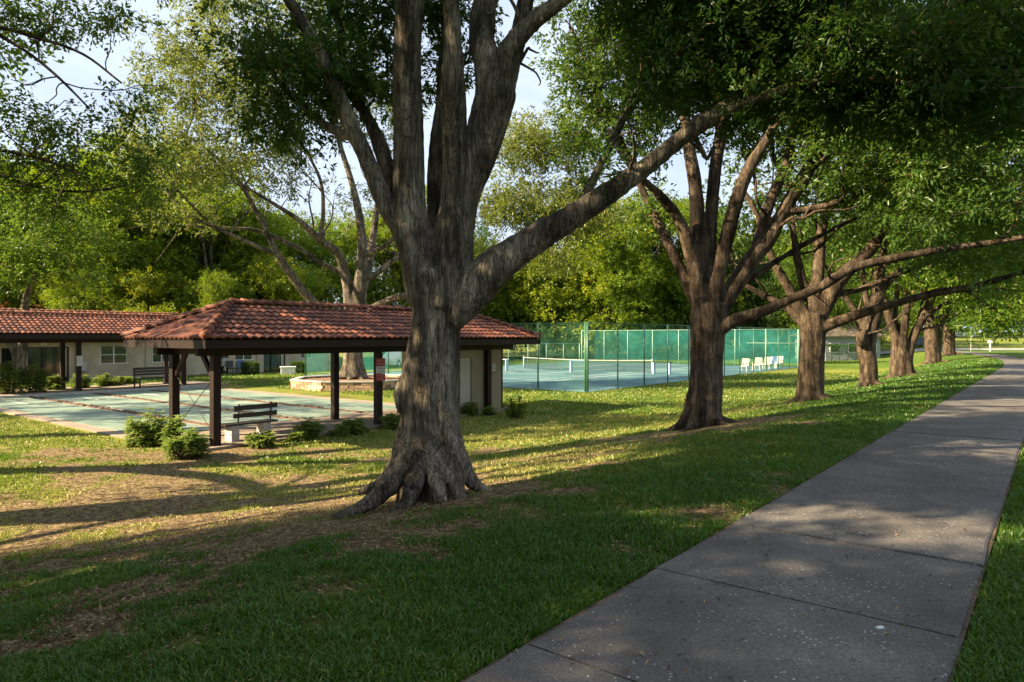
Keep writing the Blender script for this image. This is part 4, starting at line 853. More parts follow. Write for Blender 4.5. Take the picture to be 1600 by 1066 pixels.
def caps(mb, tints, a, b, r=.10, seg=.31, seed=0):
    a = np.array(a, float); b = np.array(b, float); d = b-a; L = np.linalg.norm(d); d /= L; n = max(1, int(L/seg)); rs = np.random.default_rng(seed)
    s = np.cross(d, [0, 0, 1.]); s /= np.linalg.norm(s); u = np.cross(s, d)
    for k in range(n):
        p0 = a+d*L*k/n; p1 = a+d*(L*(k+1)/n+.05); V = []
        for p, rr, l in ((p0, r*1.15, .035), (p1, r*.9, .0)):
            for j in range(9):
                th = math.pi*j/8; V.append(p+s*math.cos(th)*rr+u*(math.sin(th)*rr+l-.02))
        i = np.arange(8); Q = np.stack([i, i+1, i+10, i+9], 1); V.append(p0-u*.02); mb.add(V, Q, [(18, j+1, j) for j in range(8)]); tints.append(np.full(19, .25+.7*rs.random()))
def hip_roof(parent, L, W, ez, rise, run, seed=0, x0=0, y0=0):
    a, b, c, d = (x0, y0, ez), (x0+L, y0, ez), (x0+L, y0+W, ez), (x0, y0+W, ez); r0 = (x0+run, y0+W/2, ez+rise); r1 = (x0+L-run, y0+W/2, ez+rise)
    mb = MB(); ti = []
    tile_slope(mb, ti, a, b, r1, r0, seed=seed); tile_slope(mb, ti, b, c, r1, r1, seed=seed+1); tile_slope(mb, ti, c, d, r0, r1, seed=seed+2); tile_slope(mb, ti, d, a, r0, r0, seed=seed+3)
    roof = mb.build('roof', M['terracotta'], parent, True, attr={'tint': np.concatenate(ti)})
    mb = MB(); ti = []
    up = np.array([0, 0, .07])
    for k, (p, q) in enumerate(((a, r0), (d, r0), (b, r1), (c, r1), (r0, r1))): caps(mb, ti, np.array(p)+up, np.array(q)+up, seed=seed+10+k)
    mb.build('ridge_tiles', M['terracotta'], roof, True, attr={'tint': np.concatenate(ti)})
    mb = MB(); mb.add([np.array(p)-[0, 0, .012] for p in (a, b, c, d, r0, r1)], [(0, 4, 5, 1), (2, 5, 4, 3)], [(1, 5, 2), (3, 4, 0)]); mb.build('roof_deck', M['dark_wood'], roof)
    return roof
def shelter(loc, label, room=True, signs=True):
    rz = math.atan2(AL[1], AL[0]); e = empty('tiled_shelter', (*loc,), rz); tag(e, label, 'shelter', 'tiled roof shelters beside the shuffleboard courts')
    L, W = 13.05, 4.34; hip_roof(e, L, W, 2.70, .92, 1.85, seed=5 if room else 50)
    for k, (p, d) in enumerate((((L/2, .045, 2.585), (L-.14, .05, .20)), ((L/2, W-.045, 2.585), (L-.14, .05, .20)), ((.045, W/2, 2.585), (.05, W, .20)), ((L-.045, W/2, 2.585), (.05, W, .20)))):
        MB().box(p, d).build('fascia', M['dark_wood'], e)
    for yy in (1.1, 3.24): MB().box((L/2, yy, 2.42), (12.3, .14, .26)).build('beam', M['dark_wood'], e)
    for xx in (.85, 6.06, 11.26): MB().box((xx, 2.17, 2.425), (.14, 1.99, .22)).build('beam', M['dark_wood'], e)
    for xx in (.85, 6.06, 11.26):
        for yy in (1.1, 3.24):
            if room and xx > 11 and yy > 3: continue
            pp = MB().box((xx, yy, 1.16), (.20, .20, 2.26)).build('post', M['dark_wood'], e, bevel=.008)
            MB().box((xx, yy, .04), (.24, .24, .10)).build('post_base', M['black_metal'], pp)
    for (xx) in (.85,):
        MB().bar((xx, 1.22, 1.75), (xx, 1.75, 2.34), .09, .12).build('brace', M['dark_wood'], e)
        MB().bar((xx, 3.12, 1.75), (xx, 2.59, 2.34), .09, .12).build('brace', M['dark_wood'], e)
        MB().tube([(xx, 1.2, .35), (xx, 3.14, 1.75)], .009, 6).build('cross_cable', M['dark_wood'], e)
        MB().tube([(xx+.02, 3.14, .35), (xx+.02, 1.2, 1.75)], .009, 6).build('cross_cable', M['dark_wood'], e)
    if room:
        mb = MB(); x0, x1, y0, y1 = 9.15, 12.2, 1.22, 3.3; h = 2.29
        mb.box(((x0+9.55)/2, y0+.06, h/2), (9.55-x0, .12, h)); mb.box(((10.5+x1)/2, y0+.06, h/2), (x1-10.5, .12, h)); mb.box((10.025, y0+.06, 2.15), (.95, .12, .28))
        mb.box((x0+.06, (y0+y1)/2+.06, h/2), (.12, y1-y0-.12, h)); mb.box((x1-.06, (y0+y1)/2+.06, h/2), (.12, y1-y0-.12, h)); mb.box(((x0+x1)/2, y1+.06, h/2), (x1-x0, .12, h))
        wal_ = mb.build('wall', M['olive_wall'], e)
        dr = MB().box((10.025, y0+.075, 1.01), (.93, .06, 1.98)).build('door', M['door_paint'], e, bevel=.004)
        MB().box((9.66, y0+.02, 1.0), (.05, .06, .05)).build('handle', M['black_metal'], dr)
        MB().box((x1+.02, y0-.0, 1.14), (.05, .05, 2.28)).build('corner_trim', M['dark_wood'], e)
    return e
z0 = -1.1
near = shelter((FL[0], FL[1], z0), 'near red tiled shelter with dark posts and a beige storage room behind the massive oak')
fp = sp(-.8, 21.45)
far = shelter((fp[0], fp[1], z0+.12), 'far red tiled shelter across the shuffleboard courts at the left edge', room=False)
far.scale = (1, 1, 1.03)
# slabs and courts (local frame helper)
def loc2(s, p, z): q = sp(s, p); return (q[0], q[1], z)
def sheet(name, s0, s1, p0, p1, z, m_, th=.10, kind='structure', build=True, mb=None):
    mb = mb or MB()
    V = [loc2(a, b, c) for c in (z-th, z) for a, b in ((s0, p0), (s1, p0), (s1, p1), (s0, p1))]
    mb.add(V, [(4, 5, 6, 7), (0, 1, 5, 4), (1, 2, 6, 5), (2, 3, 7, 6), (3, 0, 4, 7)])
    if build: return tag(mb.build(name, m_), kind=kind)
    return mb
sheet('shelter_floor', .35, 12.6, .75, 3.75, z0+.07, M['shelter_concrete'], .2)
sheet('shelter_floor', -1.2, 12.6, 21.6, 26, z0+.10, M['shelter_concrete'], .2)
sheet('court_apron', .1, 11.2, 3.76, 21.59, z0+.035, M['shelter_concrete'], .2)
mbc = MB(); gut = MB(); ln = MB()
for k in range(4):
    s0 = .55+k*2.6; sheet('', s0, s0+2.05, 4.3, 21.2, z0+.045, None, .03, build=False, mb=mbc)
    s1 = s0+2.05
    if k < 3:
        for q in np.arange(4.3, 21.0, .62):   # raised kerb blocks, uneven
            sheet('', s1+.14, s1+.24, q, q+.58, z0+.06+.03*rng.random(), None, .06, build=False, mb=gut)
            if rng.random() < .7: sheet('', s1+.36, s1+.44, q+.1, q+.6, z0+.05+.03*rng.random(), None, .06, build=False, mb=gut)
    for q in (6.0, 8.0, 10.2, 15.2, 17.2, 19.3):
        sheet('', s0+.35, s0+1.7, q, q+.045, z0+.049, None, .002, build=False, mb=ln)
    for q in (6.0, 17.2): sheet('', s0+1.0, s0+1.05, q+.05, q+1.95, z0+.049, None, .002, build=False, mb=ln)
tag(mbc.build('shuffleboard_court', M['green_court']), kind='structure'); tag(gut.build('court_gutter', M['gutter']), kind='structure'); tag(ln.build('court_lines', M['white_line']), kind='structure')
sheet('court_curb', -.6, 11.2, 21.26, 21.42, z0+.14, M['block_concrete'], .2)
# ---------------------------------------------------------------- signs
RZ = math.atan2(AL[1], AL[0])
def strokes(x0, x1, z, h, y, n, seed, mb):
    rs = np.random.default_rng(seed); xx = x0
    while xx < x1-.01:
        w_ = rs.uniform(.018, .03)
        mb.box((xx+w_/2, y, z), (w_*.3, .003, h)); mb.box((xx+w_/2, y-.0005, z+rs.choice([-1, 0, 1])*h*.4), (w_, .003, h*.2)); xx += w_+.012
def sign(name, label, cat, s, p, z, w_, parts):
    q = sp(s, p); e = empty(name, (q[0], q[1], z0+z), RZ); tag(e, label, cat)
    for i, (zz, h, pm, im, rows) in enumerate(parts):
        pn = MB().box((0, 0, zz), (w_, .012, h)).build('panel', M[pm], e)
        for j, (rz_, rh) in enumerate(rows):
            mb = MB(); strokes(-w_*.40, w_*.40, zz+rz_, rh, -.0085, 6, i*10+j+int(s*7), mb); mb.build('lettering', M[im], pn)
    return e
sign('warning_sign', 'red and white warning sign on the middle front post of the near shelter', 'sign', 6.06, .985, 0, .36,
     [(1.985, .23, 'sign_red', 'sign_pale', [(.05, .06), (-.05, .06)]), (1.745, .22, 'sign_white', 'sign_ink', [(.05, .05), (-.06, .03)]), (1.515, .22, 'sign_red', 'sign_pale', [(.05, .06), (-.05, .06)])])
sign('notice_sign', 'small white notice on the front post of the far shelter', 'sign', 5.26, 22.43, .13, .26, [(1.45, .5, 'sign_white', 'sign_ink', [(.17, .03), (.1, .03), (.03, .04), (-.05, .04), (-.14, .03)])])
sign('wall_plaque', 'tiny white plaque on the storage room wall of the near shelter', 'sign', 11.72, 1.205, 0, .20, [(1.62, .26, 'sign_white', 'sign_ink', [(.05, .05), (-.04, .05)])])
# ---------------------------------------------------------------- benches
q = sp(1.95, 1.42); e = empty('park_bench', (q[0], q[1], z0+.07), RZ); tag(e, 'dark slatted bench on two concrete block legs under the near shelter', 'bench')
for xx in (-.48, .42): MB().box((xx, .0, .2), (.22, .34, .40)).build('leg', M['block_concrete'], e, bevel=.01)
MB().box((0, -.10, .425), (1.5, .13, .045)).box((0, .04, .425), (1.5, .13, .045)).box((0, .18, .425), (1.5, .13, .045)).build('seat', M['bench_wood'], e)
MB().box((.04, -.235, .66), (1.24, .035, .12)).box((.04, -.26, .86), (1.24, .035, .12)).build('backrest', M['bench_wood'], e)
for xx in (-.42, .50): MB().bar((xx, -.17, .41), (xx, -.235, .96), .035, .03).build('back_support', M['black_metal'], e)
q = sp(8.75, 22.1); e = empty('park_bench', (q[0], q[1], z0+.10), RZ+R(6)); tag(e, 'black bench with tall solid back under the far shelter', 'bench')
for xx in (-.95, .95):
    MB().box((xx, .3, .5), (.06, .06, 1.0)).box((xx, -.2, .25), (.06, .06, .5)).build('leg', M['black_metal'], e)
MB().box((0, .05, .48), (2.0, .5, .05)).build('seat', M['black_metal'], e)
MB().box((0, .33, .84), (2.0, .04, .12)).box((0, .33, .99), (2.0, .04, .14)).box((0, .33, .69), (2.0, .04, .12)).build('backrest', M['black_metal'], e)
MB().box((0, -.2, .16), (1.84, .04, .04)).build('stretcher', M['black_metal'], e)
# ---------------------------------------------------------------- planter
def planter():
    cx, cy = -8.6, 38.0; e = empty('block_planter', (cx, cy, -1.12)); tag(e, 'low tan concrete block planter ring around the spreading oak', 'planter')
    n = 8; Rr = 3.5; mb = MB(); ti = []; cap = MB()
    P = [(Rr*math.cos(2*math.pi*k/n+.5), Rr*math.sin(2*math.pi*k/n+.5)) for k in range(n)]
    for k in range(n):
        a = np.array(P[k]); b = np.array(P[(k+1) % n]); d = b-a; L = np.linalg.norm(d); ang = math.atan2(d[1], d[0])
        for r in range(3):
            m_ = int(L/.34); off = .5*(r % 2)
            for j in range(m_):
                c = a+d*min(.99, (j+.5+off*.5)/m_); w_ = L/m_-.012
                mb.box((c[0]+rng.normal(0, .008), c[1]+rng.normal(0, .008), .08+r*.155), (w_, .24, .148), ang); ti.append(np.full(8, rng.random()))
        c = (a+b)/2; cap.box((c[0], c[1], .50), (L+.06, .32, .06), ang)
    mb.build('block_wall', M['planter_block'], e, attr={'tint': np.concatenate(ti)})
    cap.build('coping', M['block_concrete'], e)
    V = [(x*.97, y*.97, .40) for x, y in P]+[(0, 0, .48)]; raw('soil', V, [np.array([(k, (k+1) % n, n) for k in range(n)])], M['brown_litter'], e)
planter()
# ---------------------------------------------------------------- apartment building behind the left
def building():
    O = np.array([-31.5, 38.2]); e = empty('apartment_building', (O[0], O[1], z0), RZ); tag(e, 'long single storey beige building with red tiled roof behind the far shelter', 'building')
    # local x along the wall; find s from px
    def sx(px, off=0):
        k = (px-800)/F; o = O+NV*off; return (k*o[1]-o[0])/(AL[0]-k*AL[1])
    H = 2.75; ops = [(sx(2), sx(21), 0, 2.1, 'd'), (sx(43), sx(108), 0, 2.15, 'D'), (sx(157), sx(199), 1.05, 2.15, 'w'), (sx(238), sx(268), 1.05, 2.15, 'w'), (sx(345), sx(357), 0, 2.15, 'D'), (sx(367), sx(395), 1.05, 2.1, 'w'), (sx(412), sx(446), 0, 2.2, 'D'), (sx(470), sx(488), 1.05, 2.1, 'w')]
    x = -8.; xe = sx(520); mb = MB()
    for (a, b, z1, z2, k) in ops:
        mb.box(((x+a)/2, .1, H/2), (a-x, .2, H))
        if z1 > 0: mb.box(((a+b)/2, .1, z1/2), (b-a, .2, z1))
        mb.box(((a+b)/2, .1, (z2+H)/2), (b-a, .2, H-z2)); x = b
    mb.box(((x+xe)/2, .1, H/2), (xe-x, .2, H)); mb.box(((xe-8)/2, 10.1, H/2), (xe+8, .2, H)); mb.box((xe-.1, 5.1, H/2), (.2, 9.8, H)); mb.box((-7.9, 5.1, H/2), (.2, 9.8, H))
    mb.build('wall', M['beige_stucco'], e)
    for (a, b, z1, z2, k) in ops:
        if k == 'w':
            w_ = MB().box(((a+b)/2, -.0, z1-.03), (b-a+.12, .12, .06)).box((a+.03, .08, (z1+z2)/2), (.06, .06, z2-z1)).box((b-.03, .08, (z1+z2)/2), (.06, .06, z2-z1)).box(((a+b)/2, .08, (z1+z2)/2), (.07, .06, z2-z1)).box(((a+b)/2, .085, (z1+z2)/2), (b-a-.12, .04, .04)).build('window', M['white_paint'], e)
            MB().box(((a+b)/2, .14, (z1+z2)/2), (b-a, .02, z2-z1)).build('pane', M['dark_glass'], w_)
        else:
            dd = MB().box((a+.04, .1, (z1+z2)/2), (.08, .1, z2)).box((b-.04, .1, z2/2), (.08, .1, z2)).box(((a+b)/2, .1, z2-.04), (b-a-.16, .1, .08)).box((a+(b-a)*.36, .1, z2/2-.04), (.06, .08, z2-.08)).build('door', M['black_metal'], e)
            MB().box(((a+b)/2, .16, z2/2), (b-a, .02, z2)).build('pane', M['dark_glass'], dd)
            if k == 'D': MB().box((b-(b-a)*.10, .12, z2*.55), ((b-a)*.12, .02, z2*.85)).build('curtain', M['beige_stucco'], dd)
    hip_roof(e, xe+9.6, 12, 2.72, 1.75, 5.5, seed=70, x0=-8.8, y0=-.8)
    MB().box(((xe-8)/2, -.75, 2.62), (xe+9.4, .05, .2)).build('fascia', M['dark_wood'], e)
    for px in (118, 228, 402): MB().tube([(sx(px), -.06, .1), (sx(px), -.06, 2.55)], .045, 8).build('downspout', M['beige_stucco'], e)
    for px in (128, 350): MB().box((sx(px), -.12, .9), (.45, .2, .6)).build('utility_box', M['block_concrete'], e, bevel=.01)
    MB().box((sx(68), .0, 2.35), (.35, .14, .16)).build('wall_lamp', M['white_paint'], e)
    return e
building()
# ---------------------------------------------------------------- tennis court + fence
C0 = np.array([3.76, 34.0]); 
def ct(s, t, z=z0): q = C0+AL*s+NV*t; return (q[0], q[1], z)
V = [ct(a, b, z0+.03) for a, b in ((-.2, -.1), (36.2, -.1), (36.2, 23.7), (-.2, 23.7))]; tag(raw('tennis_court', V, np.array([(0, 1, 2, 3)]), M['blue_court']), kind='structure')
mb = MB()
def line(s0, t0, s1, t1, w_=.05):
    if s0 == s1: c = [(s0-w_, t0), (s0+w_, t0), (s0+w_, t1), (s0-w_, t1)]
    else: c = [(s0, t0-w_), (s1, t0-w_), (s1, t0+w_), (s0, t0+w_)]
    mb.add([ct(a, b, z0+.035) for a, b in c], [(0, 1, 2, 3)])
for t in (6.2, 7.57, 15.8, 17.17): line(6.1, t, 29.9, t)
for s in (6.15, 11.6, 24.4, 29.85): line(s, 6.26, s, 17.1)
line(11.7, 11.68, 24.3, 11.68)
tag(mb.build('tennis_court_lines', M['white_line']), kind='structure')
def fence(name, label, pts, H, pm, post_r, screen=None, mid=None, sp_=3.05, mesh=True):
    o = ct(*pts[0]); e = empty(name, o); tag(e, label, 'fence'); (s0, t0), (s1, t1) = pts; L = math.hypot(s1-s0, t1-t0); n = int(round(L/sp_))
    lc = lambda f, z: tuple(np.array(ct(s0+(s1-s0)*f, t0+(t1-t0)*f, z0+z))-np.array(o))
    for k in range(n+1):
        f = k/n; MB().tube([lc(f, -.2), lc(f, H)], post_r*(1.5 if k in (0, n) else 1), 8).build('post', M[pm], e, smooth=True)
    MB().tube([lc(0, H-.02), lc(1, H-.02)], .024, 6).build('top_rail', M[pm], e, smooth=True)
    if mid: MB().tube([lc(mid[0], mid[2]), lc(mid[1], mid[2])], .022, 6).build('middle_rail', M[pm], e, smooth=True)
    if mesh: MB().add([lc(0, .05), lc(1, .05), lc(1, H-.04), lc(0, H-.04)], [(0, 1, 2, 3)]).build('wire_mesh', M['chain_link'], e)
    if screen:
        for (a, b, za, zb) in screen:
            k = max(2, int(L*(b-a)/1.0)); V = []; rs = np.random.default_rng(3)
            for i in range(k+1):
                f = a+(b-a)*i/k; wv = .05*math.sin(i*2.2)+.03*rs.random()
                for zz in (za, zb): p = np.array(lc(f, zz)); V.append(p+np.array([AL[0], AL[1], 0])*(wv+.05) if s0 == s1 else p+np.array([NV[0], NV[1], 0])*(wv+.05))
            Q = [(2*i, 2*i+2, 2*i+3, 2*i+1) for i in range(k)]; MB().add(V, Q).build('windscreen', M['windscreen'], e)
    return e
fence('chain_link_fence', 'tall green pole fence along the near long side of the tennis court', [(0, 0), (36, 0)], 3.5, 'fence_green', .038)
fence('chain_link_fence', 'tall green pole fence on the tennis court end behind the storage room', [(0, .12), (0, 23.6)], 3.5, 'fence_green', .04, screen=[(.90, 1.0, .3, 3.2)])
fence('chain_link_fence', 'far tennis court fence hung with teal windscreens', [(36, .1), (36, 23.4)], 3.5, 'fence_pale', .036, screen=[(0, .93, .35, 3.4)], mid=(0, .2, 2.2))
fence('chain_link_fence', 'low pale fence along the left side of the tennis court', [(4, 23.7), (36, 23.7)], 2.1, 'fence_pale', .03, screen=[(.0, .12, .2, 2.0)])
# net
o = ct(18, 5.6); e = empty('tennis_net', o); tag(e, 'tennis net with white top band between two posts', 'net'); lc = lambda t, z: tuple(np.array(ct(18, t, z0+z))-np.array(o))
for t in (5.6, 17.8): MB().tube([lc(t, 0), lc(t, 1.1)], .05, 8).build('net_post', M['pale_blue'], e, smooth=True)
T = np.linspace(5.65, 17.75, 12); zz = 1.0-.10*np.sin((T-5.6)/12.2*math.pi)
MB().add([lc(t, z) for t, z in zip(T, zz)]+[lc(t, .06) for t in T], [(i, i+1, i+13, i+12) for i in range(11)]).build('net_mesh', M['net_cord'], e)
mb = MB()
for i in range(11): mb.bar(lc(T[i], zz[i]), lc(T[i+1], zz[i+1]), .03, .06)
mb.build('net_band', M['aged_white'], e)
# court benches
def courtbench(s, t, lab, m1, m2, L=1.8):
    o = ct(s, t, z0+.035); e = empty('court_bench', o, RZ+R(90)); tag(e, lab, 'bench')
    MB().box((0, 0, .9 if m1 == 'pale_blue' else .86), (L, .4, .06)).build('seat', M[m2], e)
    for xx in (-L*.42, L*.42): MB().box((xx, 0, .43), (.08, .32, .84)).build('leg', M[m1], e)
courtbench(14.5, 17.5, 'pale blue trestle bench left of the net', 'pale_blue', 'white_paint', 1.5)
courtbench(17.0, 4.3, 'dark topped trestle bench beside the right net post', 'pale_blue', 'black_metal', 1.5)
courtbench(15.5, 10.5, 'blue topped trestle bench behind the fence corner post', 'pale_blue', 'blue_plastic', 1.7)
# white patio chairs
def chair(s, t, lab, mm, seatm):
    o = ct(s, t, z0+.035); e = empty('patio_chair', o, RZ+R(180)); tag(e, lab, 'chair', 'patio chairs along the tennis court fence')
    for y in (-.28, .28):
        MB().bar((.28, y, 0), (.25, y, .62), .05).build('leg', M[mm], e); MB().bar((-.30, y, 0), (-.16, y, .45), .05).build('leg', M[mm], e)
        P = smooth_path([(.30, y, .60), (.1, y, .66), (-.25, y, .66)], 4); MB().tube(P, .03, 6).build('armrest', M[mm], e)
        MB().bar((-.18, y*.9, .38), (-.42, y*.9, 1.02), .05).build('back_frame', M[mm], e)
    MB().box((.02, 0, .42), (.52, .52, .05)).build('seat', M[seatm], e)
    mb = MB()
    for k in range(5): f = k/4; mb.box((-.22-.19*f, 0, .50+.48*f), (.03, .48, .09))
    mb.build('backrest', M[seatm], e)
    return e
cl = ['front white armchair nearest the camera by the court fence', 'second white armchair by the court fence', 'third armchair by the court fence with dark seat', 'fourth armchair by the court fence, bluish', 'last armchair by the court fence before the third oak']
for k, s in enumerate((24.6, 27.6, 30.0, 31.8, 33.2)): chair(s, .95, cl[k], 'aged_white' if k != 3 else 'pale_blue', 'aged_white' if k < 2 else ('blue_plastic' if k == 3 else 'block_concrete'))
# ---------------------------------------------------------------- small things on the left
def onb(px, py, Y=None):
    Y = Y or 2.75*F/(py-HZ); return ((px-800)/F*Y, Y)
x, y = onb(450, 585); e = empty('storage_box', (x, y, z0), R(20)); tag(e, 'white lidded deck box on the grass behind the planter', 'box')
MB().box((0, 0, .25), (1.0, .6, .48)).build('body', M['white_paint'], e, bevel=.02); MB().box((0, 0, .535), (1.14, .7, .09)).build('lid', M['white_paint'], e, bevel=.03)
for k, (px, py, mm, lab) in enumerate(((362, 585, 'black_metal', 'dark patio chair by the beige wall'), (377, 584, 'blue_plastic', 'blue grey patio chair left of the clipped hedge'))):
    x, y = onb(px, py); e = empty('patio_chair', (x, y, z0), RZ-R(90+20*k)); tag(e, lab, 'chair')
    for a in (-.25, .25):
        for b_ in (-.22, .22): MB().bar((a, b_, 0), (a, b_, .42), .04).build('leg', M[mm], e)
    MB().box((0, 0, .44), (.56, .52, .05)).build('seat', M[mm], e); MB().box((-.27, 0, .75), (.04, .52, .52), tilt=-.15).build('backrest', M[mm], e)
# ---------------------------------------------------------------- shrubs
def shrub(name, label, x, y, r, h, n, seed, lm='leaf_shrub', LL=.19, WW=.072, cat='shrub', group=None, z=None, top=.0):
    rs = np.random.default_rng(seed); z = g1(x, y) if z is None else z; e = empty(name, (x, y, z)); tag(e, label, cat, group); mb = MB(); C = []; D = []
    for k in range(n):
        a = rs.random()*6.283; q = r*math.sqrt(rs.random()); hh = h*(.22+.88*rs.random())*(1-.25*(q/r)**2)
        tip = np.array([math.cos(a)*q, math.sin(a)*q, hh]); P = smooth_path([(tip[0]*.25, tip[1]*.25, 0), (tip[0]*.8, tip[1]*.8, hh*.5), tip], 2)
        mb.tube(P, np.linspace(.012, .006, len(P)), 4, cap=False)
        for m_ in range(3):
            f = P[-1]-np.array([0, 0, .07*m_*h/.8]); nl = 8
            for j in range(nl):
                b = j*6.283/nl+rs.random()*.5+m_; C.append(f); D.append((math.cos(b), math.sin(b), .25-.2*m_))
    C = np.array(C); D = np.array(D); nn = len(C)
    Dn = D+rs.normal(0, .18, D.shape); Dn /= np.linalg.norm(Dn, axis=1)[:, None]; S = np.cross(Dn, [0, 0, 1.])+rs.normal(0, .15, D.shape); S /= np.linalg.norm(S, axis=1)[:, None]; Nn = np.cross(S, Dn)
    L = (LL*(.7+.5*rs.random(nn)))[:, None]; W = L*WW/LL
    V = np.stack([C, C+Dn*L*.45+S*W/2, C+Dn*L-Nn*L*-.22*0-[0, 0, .03], C+Dn*L*.45-S*W/2], 1).reshape(-1, 3)
    ti = np.repeat(np.clip(rs.random(nn)*.7+.15, 0, 1), 4)
    raw('foliage', V, np.arange(nn)[:, None]*4+np.array([[0, 1, 2, 3]]), M[lm], e, attr={'tint': ti}); mb.build('stems', M['bark_brown'], e); return e
SG = 'leafy shrubs planted along the near shelter'
for k, (px, py, r, h, n, lab) in enumerate((
    (232, 694, .45, .85, 60, 'tallest bushy shrub left of the near shelter'), (272, 700, .25, .85, 26, 'narrow upright shrub against the left corner post'), (294, 714, .42, .58, 50, 'front low shrub before the near shelter corner'),
    (408, 697, .30, .38, 26, 'small shrub in front of the bench'), (482, 684, .34, .50, 36, 'shrub between the bench and the middle posts'), (462, 688, .22, .25, 14, 'tiny shrub just left of the middle front shrub'), (530, 680, .22, .25, 14, 'tiny low shrub right of the middle front shrub'),
    (556, 676, .38, .38, 34, 'low spreading shrub left of the signed post'), (614, 668, .30, .42, 34, 'dark shrub against the left side of the massive trunk'),
    (733, 648, .28, .45, 28, 'shrub below the storage room door'), (765, 648, .2, .3, 14, 'small shrub at the storage room wall post'))):
    Yg = 2.72*F/(py-HZ); shrub('leafy_shrub', lab, (px-800)/F*Yg, Yg, r, h, n, 400+k, group=SG)
Yg = 2.7*F/(651-HZ); shrub('leafy_shrub', 'yellow green bush at the right corner of the storage room', (800-800)/F*Yg+.1, Yg, .42, .75, 50, 430, lm='leaf_bright', LL=.09, WW=.035, group=SG)
SG2 = 'shrubs in the bed before the beige building'
for k, (px, py, r, h, n, lab) in enumerate(((14, 618, .7, 1.5, 60, 'large variegated shrub at the left edge'), (52, 616, .55, 1.3, 50, 'shrub in front of the dark glass door'), (86, 612, .45, .8, 34, 'low shrub left of the far shelter posts'), (125, 609, .4, .8, 30, 'shrub between the two far shelter posts'),
    (162, 606, .45, .7, 30, 'shrub right of the far shelter posts'), (180, 604, .4, .6, 26, 'low shrub under the beige building window'), (205, 602, .4, .5, 24, 'low shrub left of the black bench'))):
    x, y = onb(px, py); shrub('leafy_shrub', lab, x, y, r, h, n, 450+k, LL=.24, WW=.10, group=SG2)
def hedge(lab, px, py, w_, d_, h, Y, seed, lm='leaf_dark', n=2600):
    rs = np.random.default_rng(seed); x = (px-800)/F*Y; z = g1(x, Y); e = empty('hedge', (x, Y, z)); tag(e, lab, 'hedge')
    P = rs.uniform(-1, 1, (n, 3)); ax = rs.integers(0, 3, n); P[np.arange(n), ax] = np.sign(P[np.arange(n), ax])*(.86+.14*rs.random(n)); P = P*np.array([w_/2, d_/2, h/2])+[0, 0, h/2+.02]
    V = leaf_mesh(P, P/np.linalg.norm(P, axis=1)[:, None], .13, .07, rs=rs)
    raw('foliage', V, np.arange(n)[:, None]*4+np.array([[0, 1, 2, 3]]), M[lm], e, attr={'tint': np.repeat(rs.random(n)*.8, 4)})
    mb = MB()
    for k in range(7): mb.tube([(w_*(k/6-.5)*.85, 0, 0), (w_*(k/6-.5)*.9, .05, h*.8)], .025, 5)
    mb.build('stems', M['bark_brown'], e); 
hedge('clipped dark hedge against the beige wall', 391, 586, .95, .8, .85, 50, 501); hedge('clipped dark hedge behind the white deck box', 466, 583, .9, .8, .8, 52, 502)
hedge('long dark hedge right of the third row oak', 1312, 560, 6.0, 1.4, 1.9, 72, 503, n=7000)
hedge('tall dark shrubbery behind the left side of the tennis court', 850, 560, 16, 2, 4.0, 86, 504, n=15000, lm='leaf_dark')
hedge('green shrubbery behind the teal windscreens', 1080, 560, 14, 2, 3.2, 88, 505, n=12000, lm='leaf_mid')
hedge('dark shrubbery left of the tennis court', 640, 560, 14, 2, 2.6, 84, 506, n=9000, lm='leaf_dark')
hedge('green thicket right of the tennis court corner', 1275, 560, 9, 2, 3.2, 92, 508, n=9000, lm='leaf_mid')
hedge('bright thicket behind the fourth and fifth row oaks', 1385, 560, 10, 2, 3.4, 104, 509, n=9000, lm='leaf_bright')
for k, (px, py, r, h, lab) in enumerate(((8, 478, .9, 5.6, 'red leaved bush at the left edge above the tiled roof'), (55, 484, 1.5, 5.3, 'wide red leaved bush above the left part of the far shelter'), (114, 468, 1.5, 6.2, 'highest red leaved bush above the far shelter roof'))):
    Y = 56.; x = (px-800)/F*Y; shrub('red_leaved_bush', lab, x, Y, r, (CAMZ-(py-HZ)/F*Y)+1.1, 90, 480+k, lm='leaf_red', LL=.42, WW=.16, z=z0)
# ---------------------------------------------------------------- far right: house, vehicles, mailbox
def house(lab, px, Y, w_, d_, h, wallm, rz, seed):
    x = (px-800)/F*Y; e = empty('house', (x, Y, g1(x, Y)-.1), rz); tag(e, lab, 'house'); MB().box((w_/2, d_/2, h/2), (w_, d_, h)).build('wall', M[wallm], e)
    MB().add([(-.6,-.6,h),(w_+.6,-.6,h),(w_+.6,d_+.6,h),(-.6,d_+.6,h),(1.5,d_/2,h+1.5),(w_-1.5,d_/2,h+1.5)], [(0,1,5,4),(2,3,4,5),(0,3,2,1)], [(1,2,5),(3,0,4)]).build('roof', M['bark_grey'], e)
    for k in range(3):
        f = (k+.5)/3*w_; ww = MB().box((f, -.03, h*.55), (1.3, .06, 1.1)).build('window', M['white_paint'], e); MB().box((f, -.065, h*.55), (1.16, .02, .96)).build('pane', M['dark_glass'], ww)
house('grey walled house half hidden behind the long hedge', 1290, 78, 7, 6, 2.9, 'grey_siding', R(10), 600)
